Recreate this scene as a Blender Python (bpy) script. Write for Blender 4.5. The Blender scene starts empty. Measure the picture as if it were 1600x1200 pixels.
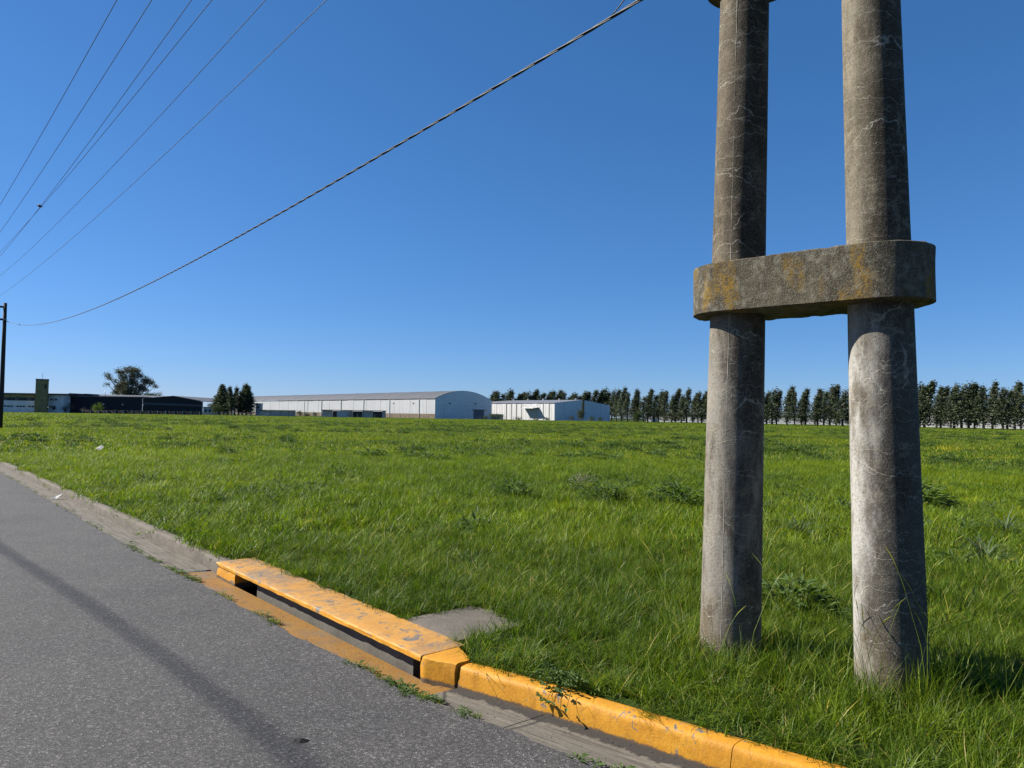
import bpy, bmesh, math, random
import numpy as np
from mathutils import Vector, Matrix, Euler

sc = bpy.context.scene
COL = sc.collection
R = math.radians
rng = np.random.default_rng(7)
random.seed(7)

# ------------------------------------------------------------------ camera, sky, sun, exposure
CZ = 1.72
F = 1130.0
ROLL = R(0.9)
PITCH = math.atan(50.5 * math.cos(ROLL) / F)
cam_d = bpy.data.cameras.new('camera')
cam = bpy.data.objects.new('camera', cam_d)
COL.objects.link(cam)
sc.camera = cam
cam_d.sensor_width = 36.0
cam_d.lens = 36.0 * F / 1600.0
cam_d.clip_start = 0.05
cam_d.clip_end = 12000
_h = Vector((1, 0, 0)); _f = Vector((0, math.cos(PITCH), math.sin(PITCH))); _u = Vector((0, -math.sin(PITCH), math.cos(PITCH)))
_r = math.cos(ROLL) * _h + math.sin(ROLL) * _u
_v = -math.sin(ROLL) * _h + math.cos(ROLL) * _u
cam.matrix_world = Matrix(((_r.x, _v.x, -_f.x, 0), (_r.y, _v.y, -_f.y, 0), (_r.z, _v.z, -_f.z, CZ), (0, 0, 0, 1)))

SUN_AZ = R(-79.0)      # bearing from +Y, negative is left
SUN_EL = R(38.5)
sun_dir = Vector((math.sin(SUN_AZ) * math.cos(SUN_EL), math.cos(SUN_AZ) * math.cos(SUN_EL), math.sin(SUN_EL)))
sd = bpy.data.lights.new('sun', 'SUN')
sd.energy = 5.0
sd.angle = R(0.53)
sd.color = (1.0, 0.94, 0.84)
sun = bpy.data.objects.new('sun', sd)
COL.objects.link(sun)
sun.rotation_euler = sun_dir.to_track_quat('Z', 'Y').to_euler()

w = bpy.data.worlds.new('World')
sc.world = w
w.use_nodes = True
wn = w.node_tree
wn.nodes.clear()
sky = wn.nodes.new('ShaderNodeTexSky')
sky.sky_type = 'NISHITA'
sky.sun_disc = False
sky.sun_elevation = SUN_EL
sky.sun_rotation = SUN_AZ
sky.altitude = 0
sky.air_density = 0.88
sky.dust_density = 0.0
sky.ozone_density = 10.0
hs = wn.nodes.new('ShaderNodeMix')
hs.data_type = 'RGBA'; hs.blend_type = 'MULTIPLY'; hs.inputs[0].default_value = 1.0
hs.inputs[7].default_value = (.64, .93, 1.0, 1)     # the clear air's deep blue
bg = wn.nodes.new('ShaderNodeBackground')
bg.inputs['Strength'].default_value = 0.0625
wo = wn.nodes.new('ShaderNodeOutputWorld')
sepc = wn.nodes.new('ShaderNodeSeparateColor'); comb = wn.nodes.new('ShaderNodeCombineColor')
wn.links.new(sky.outputs[0], sepc.inputs[0])
wn.links.new(sepc.outputs[0], comb.inputs[0])
for ch, ex, mul in ((1, .78, 1.083), (2, .77, 1.33)):      # camera-like compression of the green and blue channels
    pw = wn.nodes.new('ShaderNodeMath'); pw.operation = 'POWER'; pw.inputs[1].default_value = ex
    ml = wn.nodes.new('ShaderNodeMath'); ml.operation = 'MULTIPLY'; ml.inputs[1].default_value = mul
    wn.links.new(sepc.outputs[ch], pw.inputs[0]); wn.links.new(pw.outputs[0], ml.inputs[0]); wn.links.new(ml.outputs[0], comb.inputs[ch])
wn.links.new(comb.outputs[0], hs.inputs[6])
wn.links.new(hs.outputs[2], bg.inputs[0])
wn.links.new(bg.outputs[0], wo.inputs[0])

sc.view_settings.view_transform = 'Standard'
sc.view_settings.look = 'None'
sc.view_settings.exposure = 1.15
sc.view_settings.gamma = 1.0
sc.view_settings.use_curve_mapping = False

# ------------------------------------------------------------------ helpers
TH = R(40.7)
D2 = np.array([-math.sin(TH), math.cos(TH)])     # along the kerb, away from the camera
N2 = np.array([math.cos(TH), math.sin(TH)])      # from the road into the field

def W(s, n):
    return s * D2[0] + n * N2[0], s * D2[1] + n * N2[1]

def V(s, n, z=0.0):
    x, y = W(s, n)
    return Vector((x, y, z))

def SN(x, y):
    return x * D2[0] + y * D2[1], x * N2[0] + y * N2[1]

def hash2(ix, iy, seed):
    h = (ix.astype(np.int64) * 374761393 + iy.astype(np.int64) * 668265263 + seed * 1442695041) & 0x7fffffff
    h = ((h ^ (h >> 13)) * 1274126177) & 0x7fffffff
    h = (h ^ (h >> 16)) & 0x7fffffff
    return h / float(0x7fffffff)

def vnoise(x, y, seed=0):
    x = np.asarray(x, dtype=float); y = np.asarray(y, dtype=float)
    ix = np.floor(x); iy = np.floor(y)
    fx = x - ix; fy = y - iy
    fx = fx * fx * (3 - 2 * fx); fy = fy * fy * (3 - 2 * fy)
    a = hash2(ix, iy, seed); b = hash2(ix + 1, iy, seed); c = hash2(ix, iy + 1, seed); d = hash2(ix + 1, iy + 1, seed)
    return (a * (1 - fx) + b * fx) * (1 - fy) + (c * (1 - fx) + d * fx) * fy

def fbm(x, y, seed=0, o=4):
    t = 0; a = .5; k = 0
    for i in range(o):
        t = t + a * vnoise(x, y, seed + i * 17); k += a
        x = np.asarray(x) * 2.03 + 5.1; y = np.asarray(y) * 2.03 + 3.7; a *= .5
    return t / k

def tag(o, label=None, cat=None, group=None, kind=None):
    if label: o['label'] = label
    if cat: o['category'] = cat
    if group: o['group'] = group
    if kind: o['kind'] = kind
    return o

def empty(name, loc=(0, 0, 0), rz=0.0):
    o = bpy.data.objects.new(name, None)
    o.location = loc
    o.rotation_euler = (0, 0, rz)
    o.empty_display_size = 0.2
    COL.objects.link(o)
    return o

def link_mesh(name, me, mat=None, parent=None, loc=None):
    o = bpy.data.objects.new(name, me)
    if mat is not None and len(me.materials) == 0:
        for m in (mat if isinstance(mat, (list, tuple)) else [mat]):
            me.materials.append(m)
    COL.objects.link(o)
    if parent is not None: o.parent = parent
    if loc is not None: o.location = loc
    return o

def pydata(name, vs, fs, mat=None, parent=None, smooth=False, loc=None):
    me = bpy.data.meshes.new(name)
    me.from_pydata([tuple(v) for v in vs], [], fs)
    me.validate()
    if smooth: me.polygons.foreach_set('use_smooth', [True] * len(me.polygons))
    me.update()
    return link_mesh(name, me, mat, parent, loc)

def bm_obj(name, bm, mat=None, parent=None, smooth=False, loc=None):
    me = bpy.data.meshes.new(name)
    bmesh.ops.recalc_face_normals(bm, faces=bm.faces)
    bm.to_mesh(me); bm.free()
    if smooth: me.polygons.foreach_set('use_smooth', [True] * len(me.polygons))
    return link_mesh(name, me, mat, parent, loc)

def add_box(bm, c, sz, rot=None):
    m = Matrix.Translation(c) @ (rot or Matrix.Identity(4)) @ Matrix.Diagonal((sz[0], sz[1], sz[2], 1))
    return bmesh.ops.create_cube(bm, size=1.0, matrix=m)['verts']

def box(name, c, sz, mat, parent=None, rz=0.0, bevel=0.0):
    bm = bmesh.new()
    add_box(bm, (0, 0, 0), sz)
    if bevel: bmesh.ops.bevel(bm, geom=list(bm.edges), offset=bevel, segments=1, affect='EDGES')
    o = bm_obj(name, bm, mat, parent)
    o.location = c; o.rotation_euler = (0, 0, rz)
    return o

def tube_data(pts, rad, seg=8, cap=True):
    pts = [Vector(p) for p in pts]
    vs = []; fs = []
    up = Vector((0, 0, 1))
    for i, p in enumerate(pts):
        t = (pts[min(i + 1, len(pts) - 1)] - pts[max(i - 1, 0)]).normalized()
        a = up if abs(t.z) < .95 else Vector((1, 0, 0))
        x = t.cross(a).normalized(); y = t.cross(x).normalized()
        r = rad[i] if isinstance(rad, (list, tuple, np.ndarray)) else rad
        for k in range(seg):
            an = 2 * math.pi * k / seg
            vs.append(p + (x * math.cos(an) + y * math.sin(an)) * r)
    for i in range(len(pts) - 1):
        for k in range(seg):
            a = i * seg + k; b = i * seg + (k + 1) % seg
            fs.append((a, b, b + seg, a + seg))
    if cap:
        fs.append(tuple(range(seg))[::-1]); fs.append(tuple((len(pts) - 1) * seg + k for k in range(seg)))
    return vs, fs

def tube(name, pts, rad, mat, parent=None, seg=8):
    vs, fs = tube_data(pts, rad, seg)
    return pydata(name, vs, fs, mat, parent, smooth=True)

# ------------------------------------------------------------------ materials
class NT:
    def __init__(s, name, rough=.8):
        s.m = bpy.data.materials.new(name); s.m.use_nodes = True
        s.t = s.m.node_tree; s.n = s.t.nodes
        s.b = s.n['Principled BSDF']; s.b.inputs['Roughness'].default_value = rough
        s.b.inputs['Specular IOR Level'].default_value = .3
        s.out = s.n['Material Output']
    def link(s, a, b): s.t.links.new(a, b)
    def coord(s, kind='Object', scale=(1, 1, 1)):
        c = s.n.new('ShaderNodeTexCoord'); mp = s.n.new('ShaderNodeMapping')
        mp.inputs['Scale'].default_value = scale
        s.link(c.outputs[kind], mp.inputs[0]); return mp.outputs[0]
    def pos(s, scale=(1, 1, 1)):
        c = s.n.new('ShaderNodeNewGeometry'); mp = s.n.new('ShaderNodeMapping')
        mp.inputs['Scale'].default_value = scale
        s.link(c.outputs['Position'], mp.inputs[0]); return mp.outputs[0]
    def noise(s, v, scale, detail=4, rough=.55, dist=0):
        n = s.n.new('ShaderNodeTexNoise'); n.inputs['Scale'].default_value = scale
        n.inputs['Detail'].default_value = detail; n.inputs['Roughness'].default_value = rough
        n.inputs['Distortion'].default_value = dist
        s.link(v, n.inputs['Vector']); return n.outputs[0]
    def noisec(s, v, scale, detail=2):
        n = s.n.new('ShaderNodeTexNoise'); n.inputs['Scale'].default_value = scale; n.inputs['Detail'].default_value = detail
        s.link(v, n.inputs['Vector']); return n.outputs[1]
    def vor(s, v, scale, feat='F1', out=0):
        n = s.n.new('ShaderNodeTexVoronoi'); n.feature = feat; n.inputs['Scale'].default_value = scale
        s.link(v, n.inputs['Vector']); return n.outputs[out]
    def ramp(s, v, stops):
        n = s.n.new('ShaderNodeValToRGB'); e = n.color_ramp.elements
        while len(e) < len(stops): e.new(.5)
        for k, (p, c) in enumerate(stops):
            e[k].position = p; e[k].color = (c, c, c, 1) if isinstance(c, (int, float)) else (*c, 1)
        s.link(v, n.inputs[0]); return n.outputs[0]
    def mix(s, f, a, b, mode='MIX'):
        n = s.n.new('ShaderNodeMix'); n.data_type = 'RGBA'; n.blend_type = mode
        for sock, val in ((n.inputs[0], f), (n.inputs[6], a), (n.inputs[7], b)):
            if isinstance(val, (int, float)): sock.default_value = val if sock.type == 'VALUE' else (val, val, val, 1)
            elif isinstance(val, tuple): sock.default_value = (*val, 1)
            else: s.link(val, sock)
        return n.outputs[2]
    def math(s, op, a, b=0.0):
        n = s.n.new('ShaderNodeMath'); n.operation = op
        for k, val in enumerate((a, b)):
            if isinstance(val, (int, float)): n.inputs[k].default_value = val
            else: s.link(val, n.inputs[k])
        return n.outputs[0]
    def vmath(s, op, a, b):
        n = s.n.new('ShaderNodeVectorMath'); n.operation = op
        for k, val in enumerate((a, b)):
            if isinstance(val, tuple): n.inputs[k].default_value = val
            else: s.link(val, n.inputs[k])
        return n.outputs[0]
    def sep(s, v):
        n = s.n.new('ShaderNodeSeparateXYZ'); s.link(v, n.inputs[0]); return n.outputs
    k = .66        # one albedo scale for all opaque materials, matched to the exposure
    def col(s, c):
        if isinstance(c, tuple): s.b.inputs['Base Color'].default_value = (*[v * s.k for v in c], 1)
        else: s.link(s.mix(1.0, c, (s.k, s.k, s.k), 'MULTIPLY'), s.b.inputs['Base Color'])
    def bump(s, h, strength=.4, dist=.01, prev=None):
        n = s.n.new('ShaderNodeBump'); n.inputs['Strength'].default_value = strength; n.inputs['Distance'].default_value = dist
        s.link(h, n.inputs['Height'])
        if prev is not None: s.link(prev, n.inputs['Normal'])
        s.link(n.outputs[0], s.b.inputs['Normal']); return n.outputs[0]

def simple(name, c, rough=.8, var=.25, scale=3.0, metallic=0, k=.66):
    m = NT(name, rough); m.k = k
    f = m.noise(m.coord(), scale, 5)
    a = tuple(x * (1 - var) for x in c); b = tuple(min(1, x * (1 + var)) for x in c)
    m.col(m.mix(m.ramp(f, [(.3, 0), (.7, 1)]), a, b))
    m.b.inputs['Metallic'].default_value = metallic
    return m.m

def asphalt_mat():
    m = NT('asphalt', .82)
    p = m.pos()
    g = m.vor(p, 105, 'F1', 1)
    gs = m.sep(g)[0]
    g2 = m.noise(p, 220, 2)
    g3 = m.noise(p, 1.1, 5, .6)
    g4 = m.noise(m.pos((.25, .25, 1)), 1.0, 4)
    c = m.ramp(gs, [(0, .055), (.45, .088), (.75, .125), (.93, .18), (1, .30)])
    c = m.mix(m.ramp(g2, [(.35, 0), (.65, 1)]), m.mix(1.0, c, (.55, .55, .56), 'MULTIPLY'), c)
    c = m.mix(1.0, c, m.ramp(g3, [(.3, (.80, .80, .82)), (.7, (1.06, 1.05, 1.03))]), 'MULTIPLY')
    c = m.mix(1.0, c, m.ramp(g4, [(.35, .86), (.65, 1.05)]), 'MULTIPLY')
    c = m.mix(1.0, c, (1.16, 1.12, 1.08), 'MULTIPLY')
    m.col(c)
    d = m.vor(p, 105, 'F1', 0)
    b = m.bump(d, .8, .004)
    m.bump(g2, .35, .002, b)
    return m.m

def soil_mat():
    m = NT('field_ground', 1.0)
    p = m.pos()
    a = m.noise(p, .12, 6, .65)
    b = m.noise(m.pos((.5, .5, 1)), .9, 6, .7)
    c = m.mix(m.ramp(a, [(.35, 0), (.65, 1)]), (.036, .062, .012), (.070, .110, .020))
    c = m.mix(m.ramp(b, [(.42, 0), (.62, 1)]), c, (.032, .05, .016))
    c = m.mix(m.ramp(m.noise(p, 7, 4), [(.5, 0), (.75, .7)]), c, (.05, .04, .022))
    m.col(c)
    m.bump(m.noise(p, 4, 6, .7), 1.0, .12)
    m.b.inputs['Specular IOR Level'].default_value = 0.05
    return m.m

def concrete_kerb_mat(name='grey_kerb_concrete', base=(.185, .16, .132)):
    m = NT(name, .9)
    p = m.pos()
    a = m.noise(p, 3.2, 6, .65); b = m.noise(p, 38, 4, .7); s = m.noise(p, 190, 2)
    c = m.mix(m.ramp(a, [(.3, 0), (.7, 1)]), tuple(x * .66 for x in base), tuple(x * 1.14 for x in base))
    c = m.mix(m.ramp(b, [(.5, 0), (.72, .75)]), c, tuple(x * .42 for x in base))
    c = m.mix(m.ramp(s, [(.56, 0), (.7, .6)]), c, tuple(min(1, x * 1.6) for x in base))
    m.col(c)
    q = m.bump(b, .5, .006); m.bump(s, .4, .002, q)
    return m.m

def gutter_mat():
    m = NT('gutter_concrete', .9)
    p = m.pos()
    u = m.sep(m.coord('UV'))
    uv = m.coord('UV', (1.1, 9, 1))
    st = m.noise(uv, 1.6, 6, .65, .4)
    b = m.noise(p, 30, 4, .7); s = m.noise(p, 200, 2)
    c = m.mix(m.ramp(st, [(.32, 0), (.68, 1)]), (.10, .088, .072), (.255, .225, .18))
    c = m.mix(m.ramp(b, [(.5, 0), (.75, .6)]), c, (.085, .08, .07))
    c = m.mix(m.ramp(s, [(.58, 0), (.72, .5)]), c, (.32, .30, .27))
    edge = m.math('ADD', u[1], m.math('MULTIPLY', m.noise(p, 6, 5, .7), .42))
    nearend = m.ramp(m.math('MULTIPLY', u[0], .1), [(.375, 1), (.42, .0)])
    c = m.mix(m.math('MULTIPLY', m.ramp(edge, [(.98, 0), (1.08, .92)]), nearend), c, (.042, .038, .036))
    c = m.mix(m.ramp(m.noise(m.coord('UV', (.5, 5, 1)), 2.3, 6, .7, .6), [(.54, 0), (.64, .65)]), c, (.07, .062, .052))
    low = m.math('ADD', u[1], m.math('MULTIPLY', m.noise(p, 9, 5, .7), .3))
    c = m.mix(m.ramp(low, [(.22, .7), (.34, 0)]), c, (.12, .105, .088))
    cr = m.vor(m.vmath('ADD', m.pos((1.4, 1.4, 1.4)), m.vmath('MULTIPLY', m.noisec(p, 3), (.12, .12, .12))), .55, 'DISTANCE_TO_EDGE')
    c = m.mix(m.ramp(cr, [(.002, 1), (.006, 0)]), c, (.04, .037, .033))
    m.col(c)
    q = m.bump(st, .4, .01); q = m.bump(b, .5, .006, q); m.bump(s, .4, .002, q)
    return m.m

def yellow_mat(name, wear=.5, top=(.56, .26, .018), scuff=0.0):
    # yellow road paint with chips showing grey concrete; wear 0..1
    m = NT(name, .62); m.k = .86
    p = m.pos()
    big = m.noise(p, 3.3, 6, .68); fine = m.noise(p, 42, 5, .7); mid = m.noise(p, 11, 5, .72, .6)
    y = m.mix(m.ramp(big, [(.3, 0), (.7, 1)]), tuple(x * k for x, k in zip(top, (.86, .78, .6))), top)
    y = m.mix(m.ramp(fine, [(.52, 0), (.74, .55)]), y, tuple(x * k for x, k in zip(top, (.62, .55, .6))))
    y = m.mix(m.ramp(m.noise(p, 160, 2), [(.56, 0), (.7, .35)]), y, (.62, .38, .14))
    g = m.mix(m.ramp(fine, [(.4, 0), (.6, 1)]), (.10, .09, .08), (.20, .18, .15))
    k1 = .66 - .17 * wear
    chip = m.ramp(m.math('ADD', m.math('MULTIPLY', mid, .62), m.math('MULTIPLY', big, .38)), [(k1, 0), (k1 + .018, 1)])
    speck = m.ramp(m.noise(p, 60, 3, .8), [(.70 - .08 * wear, 0), (.73 - .08 * wear, .9)])
    grime = m.ramp(m.noise(m.vmath('MULTIPLY', p, (1, 1, .5)), 8, 6, .75), [(.50, 0), (.72, .55)])
    y = m.mix(grime, y, tuple(x * k for x, k in zip(top, (.45, .42, .7))))
    zz = m.sep(p)[2]
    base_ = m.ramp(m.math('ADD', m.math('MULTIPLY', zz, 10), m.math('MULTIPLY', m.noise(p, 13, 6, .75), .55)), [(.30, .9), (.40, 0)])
    streak = m.ramp(m.noise(m.vmath('MULTIPLY', p, (1, 1, .12)), 26, 4, .7), [(.54, 0), (.70, .5)])
    y = m.mix(streak, y, tuple(x * k for x, k in zip(top, (.62, .52, .5))))
    c = m.mix(chip, y, g); c = m.mix(speck, c, g)
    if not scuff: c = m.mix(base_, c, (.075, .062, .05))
    if scuff:
        sc1 = m.math('ADD', m.math('MULTIPLY', m.noise(m.vmath('ADD', p, (2.2, 1.1, 0)), 1.5, 3), .55), m.math('MULTIPLY', m.noise(p, 16, 7, .8), .45))
        c = m.mix(m.ramp(sc1, [(.49, 0), (.57, scuff)]), c, g)
    m.col(c)
    q = m.bump(chip, -.6, .003); q = m.bump(fine, .5, .006, q); m.bump(m.noise(p, 140, 2), .35, .002, q)
    return m.m

def pole_mat(name, lo, hi, stain, wash=0.0, seed=0.0, axis=(0, 0)):
    m = NT(name, .92)
    pc = m.coord('Object')
    p = m.vmath('ADD', pc, (seed, seed * 1.7, seed * .6))
    z = m.sep(pc)[2]
    big = m.noise(m.vmath('MULTIPLY', p, (1.4, 1.4, .8)), 1.7, 6, .65)
    mid = m.noise(p, 13, 5, .7); fine = m.noise(p, 70, 4, .75); sp = m.noise(p, 240, 2)
    c = m.mix(m.ramp(big, [(.32, 0), (.68, 1)]), lo, hi)
    if wash:
        # the stretch below the clamp stays cleaner and paler
        wz = m.ramp(m.math('ADD', m.math('MULTIPLY', z, .25), m.math('MULTIPLY', m.noise(p, 2.2, 4), .10)), [(.57, 1), (.70, 0)])
        c = m.mix(m.math('MULTIPLY', wz, wash), c, (.54, .53, .50))
    br = m.noise(m.vmath('MULTIPLY', p, (2.5, 2.5, .9)), 2.0, 5, .7)
    c = m.mix(m.ramp(br, [(.50, 0), (.64, .8)]), c, stain)
    c = m.mix(m.ramp(m.noise(m.vmath('ADD', p, (3, 9, 1)), 3.1, 4, .6), [(.64, 0), (.70, .75)]), c, (.13, .08, .02))
    # shade painted into the side away from the sun, mixed with brown run-off
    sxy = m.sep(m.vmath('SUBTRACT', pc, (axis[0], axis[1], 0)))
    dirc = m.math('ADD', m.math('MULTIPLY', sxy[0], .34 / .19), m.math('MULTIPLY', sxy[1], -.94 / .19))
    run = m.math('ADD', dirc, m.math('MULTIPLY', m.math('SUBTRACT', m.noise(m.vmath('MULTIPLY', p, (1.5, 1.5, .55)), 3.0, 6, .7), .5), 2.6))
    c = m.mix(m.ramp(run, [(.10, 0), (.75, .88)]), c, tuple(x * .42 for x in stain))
    c = m.mix(m.ramp(m.math('ADD', z, m.math('MULTIPLY', m.noise(p, 5, 5, .7), .7)), [(.55, .75), (.95, 0)]), c, (.155, .115, .065))
    c = m.mix(m.ramp(fine, [(.50, 0), (.70, .7)]), c, tuple(x * .38 for x in lo))
    c = m.mix(m.ramp(mid, [(.52, 0), (.70, .45)]), c, tuple(min(1, x * 1.35) for x in hi))
    c = m.mix(m.ramp(sp, [(.57, 0), (.67, .6)]), c, (.42, .40, .34))
    dist = m.vmath('MULTIPLY', m.vmath('SUBTRACT', m.noisec(p, 3.3, 5), (.5, .5, .5)), (.30, .30, .13))
    jag = m.vmath('MULTIPLY', m.vmath('SUBTRACT', m.noisec(p, 17, 3), (.5, .5, .5)), (.05, .05, .07))
    dist = m.vmath('ADD', dist, jag)
    q = m.vmath('ADD', m.vmath('MULTIPLY', p, (.75, .75, 4.2)), m.vmath('MULTIPLY', dist, (1, 1, 4.2)))
    cr = m.vor(q, 1.55, 'DISTANCE_TO_EDGE')
    mask = m.ramp(m.noise(p, 3.7, 3), [(.34, 0), (.46, 1)])
    thin = m.ramp(cr, [(.003, 1), (.0085, 0)])
    crack = m.math('MULTIPLY', thin, mask)
    c = m.mix(m.math('MULTIPLY', crack, .70), c, (.44, .41, .34))
    q2 = m.vmath('ADD', m.vmath('MULTIPLY', p, (1, 1, 1.7)), m.vmath('MULTIPLY', m.noisec(p, 7, 4), (.3, .3, .3)))
    cr2 = m.ramp(m.vor(q2, 6.5, 'DISTANCE_TO_EDGE'), [(.006, 1), (.018, 0)])
    c = m.mix(m.math('MULTIPLY', m.math('MULTIPLY', cr2, m.ramp(m.noise(m.vmath('ADD', p, (7, 2, 4)), 2.6, 3), [(.5, 0), (.62, 1)])), .55), c, (.38, .355, .30))
    m.col(c)
    b = m.bump(crack, .5, .004); b = m.bump(mid, .35, .01, b); b = m.bump(fine, .6, .006, b); m.bump(sp, .5, .002, b)
    return m.m

def clamp_mat():
    m = NT('lichen_concrete', .95)
    pc = m.coord('Object')
    big = m.noise(m.vmath('MULTIPLY', pc, (1.6, 1.6, .8)), 2.3, 6, .68)
    mid = m.noise(pc, 15, 6, .75); fine = m.noise(pc, 60, 4, .75); sp = m.noise(pc, 200, 2)
    c = m.mix(m.ramp(big, [(.34, 0), (.66, 1)]), (.056, .046, .028), (.135, .112, .068))
    ste = m.noise(m.vmath('MULTIPLY', pc, (9, 9, .8)), 1.5, 4, .6)
    c = m.mix(m.ramp(ste, [(.5, 0), (.7, .75)]), c, (.035, .031, .023))
    c = m.mix(m.ramp(mid, [(.50, 0), (.62, .8)]), c, (.27, .25, .19))
    c = m.mix(m.ramp(fine, [(.5, 0), (.68, .8)]), c, (.035, .03, .022))
    c = m.mix(m.ramp(sp, [(.55, 0), (.65, .75)]), c, (.36, .345, .28))
    li = m.noise(m.vmath('ADD', m.vmath('MULTIPLY', pc, (1.0, 1.0, .42)), (1.3, .2, .4)), 5.0, 4, .5)
    lmask = m.math('MULTIPLY', m.ramp(li, [(.56, 0), (.66, 1)]), m.ramp(m.noise(pc, 55, 5, .8), [(.44, .12), (.56, 1)]))
    c = m.mix(m.math('MULTIPLY', lmask, .85), c, (.33, .19, .012))
    m.col(c)
    b = m.bump(mid, .4, .008); b = m.bump(fine, .7, .008, b); m.bump(sp, .5, .003, b)
    return m.m

def foliage_mat(name, c1, c2, trans=.25, dry=None):
    m = NT(name, .75); m.k = 1.0
    at = m.n.new('ShaderNodeAttribute'); at.attribute_name = 'tone'
    c = m.mix(1.0, m.ramp(at.outputs['Fac'], [(0, c1), (.85, c2), (1, dry or c2)]), .74, 'MULTIPLY')
    m.col(c)
    m.b.inputs['Specular IOR Level'].default_value = .25
    tr = m.n.new('ShaderNodeBsdfTranslucent'); mx = m.n.new('ShaderNodeMixShader'); mx.inputs[0].default_value = trans
    m.link(m.mix(1.0, c, (1.15, 1.25, .7), 'MULTIPLY'), tr.inputs[0])
    m.link(m.b.outputs[0], mx.inputs[1]); m.link(tr.outputs[0], mx.inputs[2]); m.link(mx.outputs[0], m.out.inputs[0])
    return m.m

def grass_mat():
    m = NT('grass_blades', .48); m.k = 1.0
    at = m.n.new('ShaderNodeAttribute'); at.attribute_name = 'tone'
    ti = m.n.new('ShaderNodeAttribute'); ti.attribute_type = 'INSTANCER'; ti.attribute_name = 'tint'
    c = m.ramp(at.outputs['Fac'], [(0, (.020, .048, .006)), (.5, (.080, .145, .013)), (.90, (.175, .245, .030)), (.95, (.24, .22, .085)), (1, (.30, .265, .12))])
    t = m.ramp(ti.outputs['Fac'], [(0, (.58, .70, .90)), (.35, (.82, .90, .95)), (.65, (1.06, 1.10, .88)), (1, (1.46, 1.34, .66))])
    c = m.mix(1.0, c, t, 'MULTIPLY')
    c = m.mix(1.0, c, (1.33, 1.12, .72), 'MULTIPLY')
    m.col(c)
    m.b.inputs['Specular IOR Level'].default_value = .22
    tr = m.n.new('ShaderNodeBsdfTranslucent'); mx = m.n.new('ShaderNodeMixShader'); mx.inputs[0].default_value = .38
    m.link(m.mix(1.0, c, (1.25, 1.35, .5), 'MULTIPLY'), tr.inputs[0])
    m.link(m.b.outputs[0], mx.inputs[1]); m.link(tr.outputs[0], mx.inputs[2]); m.link(mx.outputs[0], m.out.inputs[0])
    return m.m

def cladding_mat(name, c, ribs=.8, rough=.5, dirt=.25, rust=0.0, k=.66):
    m = NT(name, rough); m.k = k
    x = m.sep(m.coord('Object'))
    u = m.math('ADD', x[0], x[1])
    wv = m.math('SINE', m.math('MULTIPLY', u, ribs * 2 * math.pi))
    st = m.noise(m.coord('Object', (.5, .5, .06)), 1.2, 5, .65)
    cc = m.mix(m.ramp(st, [(.35, 0), (.7, dirt)]), c, tuple(v * .55 for v in c))
    big = m.noise(m.coord('Object', (.06, .06, .2)), 1.0, 3)
    cc = m.mix(m.ramp(big, [(.4, 0), (.6, .25)]), cc, tuple(v * .75 for v in c))
    if rust:
        cc = m.mix(m.ramp(m.noise(m.coord('Object', (1.1, 1.1, .12)), 1.0, 5, .7), [(.60, 0), (.72, rust)]), cc, (.32, .22, .10))
    m.col(m.mix(m.ramp(wv, [(0.1, 0), (.9, .16)]), cc, tuple(v * .6 for v in c)))
    m.bump(wv, .6, .06)
    return m.m

M = {}
M['asphalt'] = asphalt_mat()
M['soil'] = soil_mat()
M['kerb'] = concrete_kerb_mat()
M['gutter'] = gutter_mat()
M['cover'] = concrete_kerb_mat('cover_concrete', (.17, .148, .122))
M['inner'] = concrete_kerb_mat('drain_wall_concrete', (.165, .150, .125))
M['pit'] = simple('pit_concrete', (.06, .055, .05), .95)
M['yellow_top'] = yellow_mat('worn_yellow_paint', .60, (.50, .265, .06), .72)
M['yellow'] = yellow_mat('yellow_paint', .50, (.58, .275, .016))
M['yellow_dirty'] = yellow_mat('dirty_yellow_paint', .34, (.27, .145, .035), .5)
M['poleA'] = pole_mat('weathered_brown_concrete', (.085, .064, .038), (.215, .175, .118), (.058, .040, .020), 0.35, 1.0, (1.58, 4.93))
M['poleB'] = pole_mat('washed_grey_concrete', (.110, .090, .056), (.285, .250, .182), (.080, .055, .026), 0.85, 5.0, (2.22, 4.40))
M['clamp'] = clamp_mat()
M['grass'] = grass_mat()
M['dark_wood'] = simple('creosoted_wood', (.035, .03, .028), .8, .4, 8)
M['cable'] = simple('black_cable', (.02, .02, .022), .45, .3, 20)
M['wire'] = simple('weathered_wire', (.05, .05, .052), .5, .2, 20, 0)
M['ceramic'] = simple('insulator_glaze', (.16, .07, .04), .2, .1)
M['steel'] = simple('galvanised_steel', (.35, .35, .36), .45, .2, 6, .8)

# ------------------------------------------------------------------ kerb line
_sb = np.array([-400, -60, -8, -3, -1, 0, 1.0, 2.1, 2.64, 2.88, 3.23, 3.78, 3.96, 7.0, 9.4, 13, 17.5, 27, 100, 3000.])
_nb = np.array([150, 24, 6.3, 4.55, 3.98, 3.69, 3.42, 3.16, 3.05, 3.00, 2.93, 2.80, 2.77, 2.75, 2.74, 2.71, 2.67, 2.60, 2.5, 2.4])
_sa = np.array([-400, -60, -8, -1, 1.5, 2.51, 2.9, 3.33, 3.82, 5.5, 7.9, 9, 24, 100, 3000.])
_na = np.array([149.4, 23.5, 5.85, 3.50, 2.93, 2.70, 2.65, 2.585, 2.50, 2.44, 2.40, 2.36, 2.34, 2.2, 2.1])
def nb(s): return np.interp(s, _sb, _nb)
def na(s): return np.interp(s, _sa, _na)
def nfront(s): return 2.715 - (s - 3.96) * .008     # front line of the drain opening
DS0, DS1 = 3.78, 7.86                                 # drain from .. to
BACK = 3.08
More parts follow.
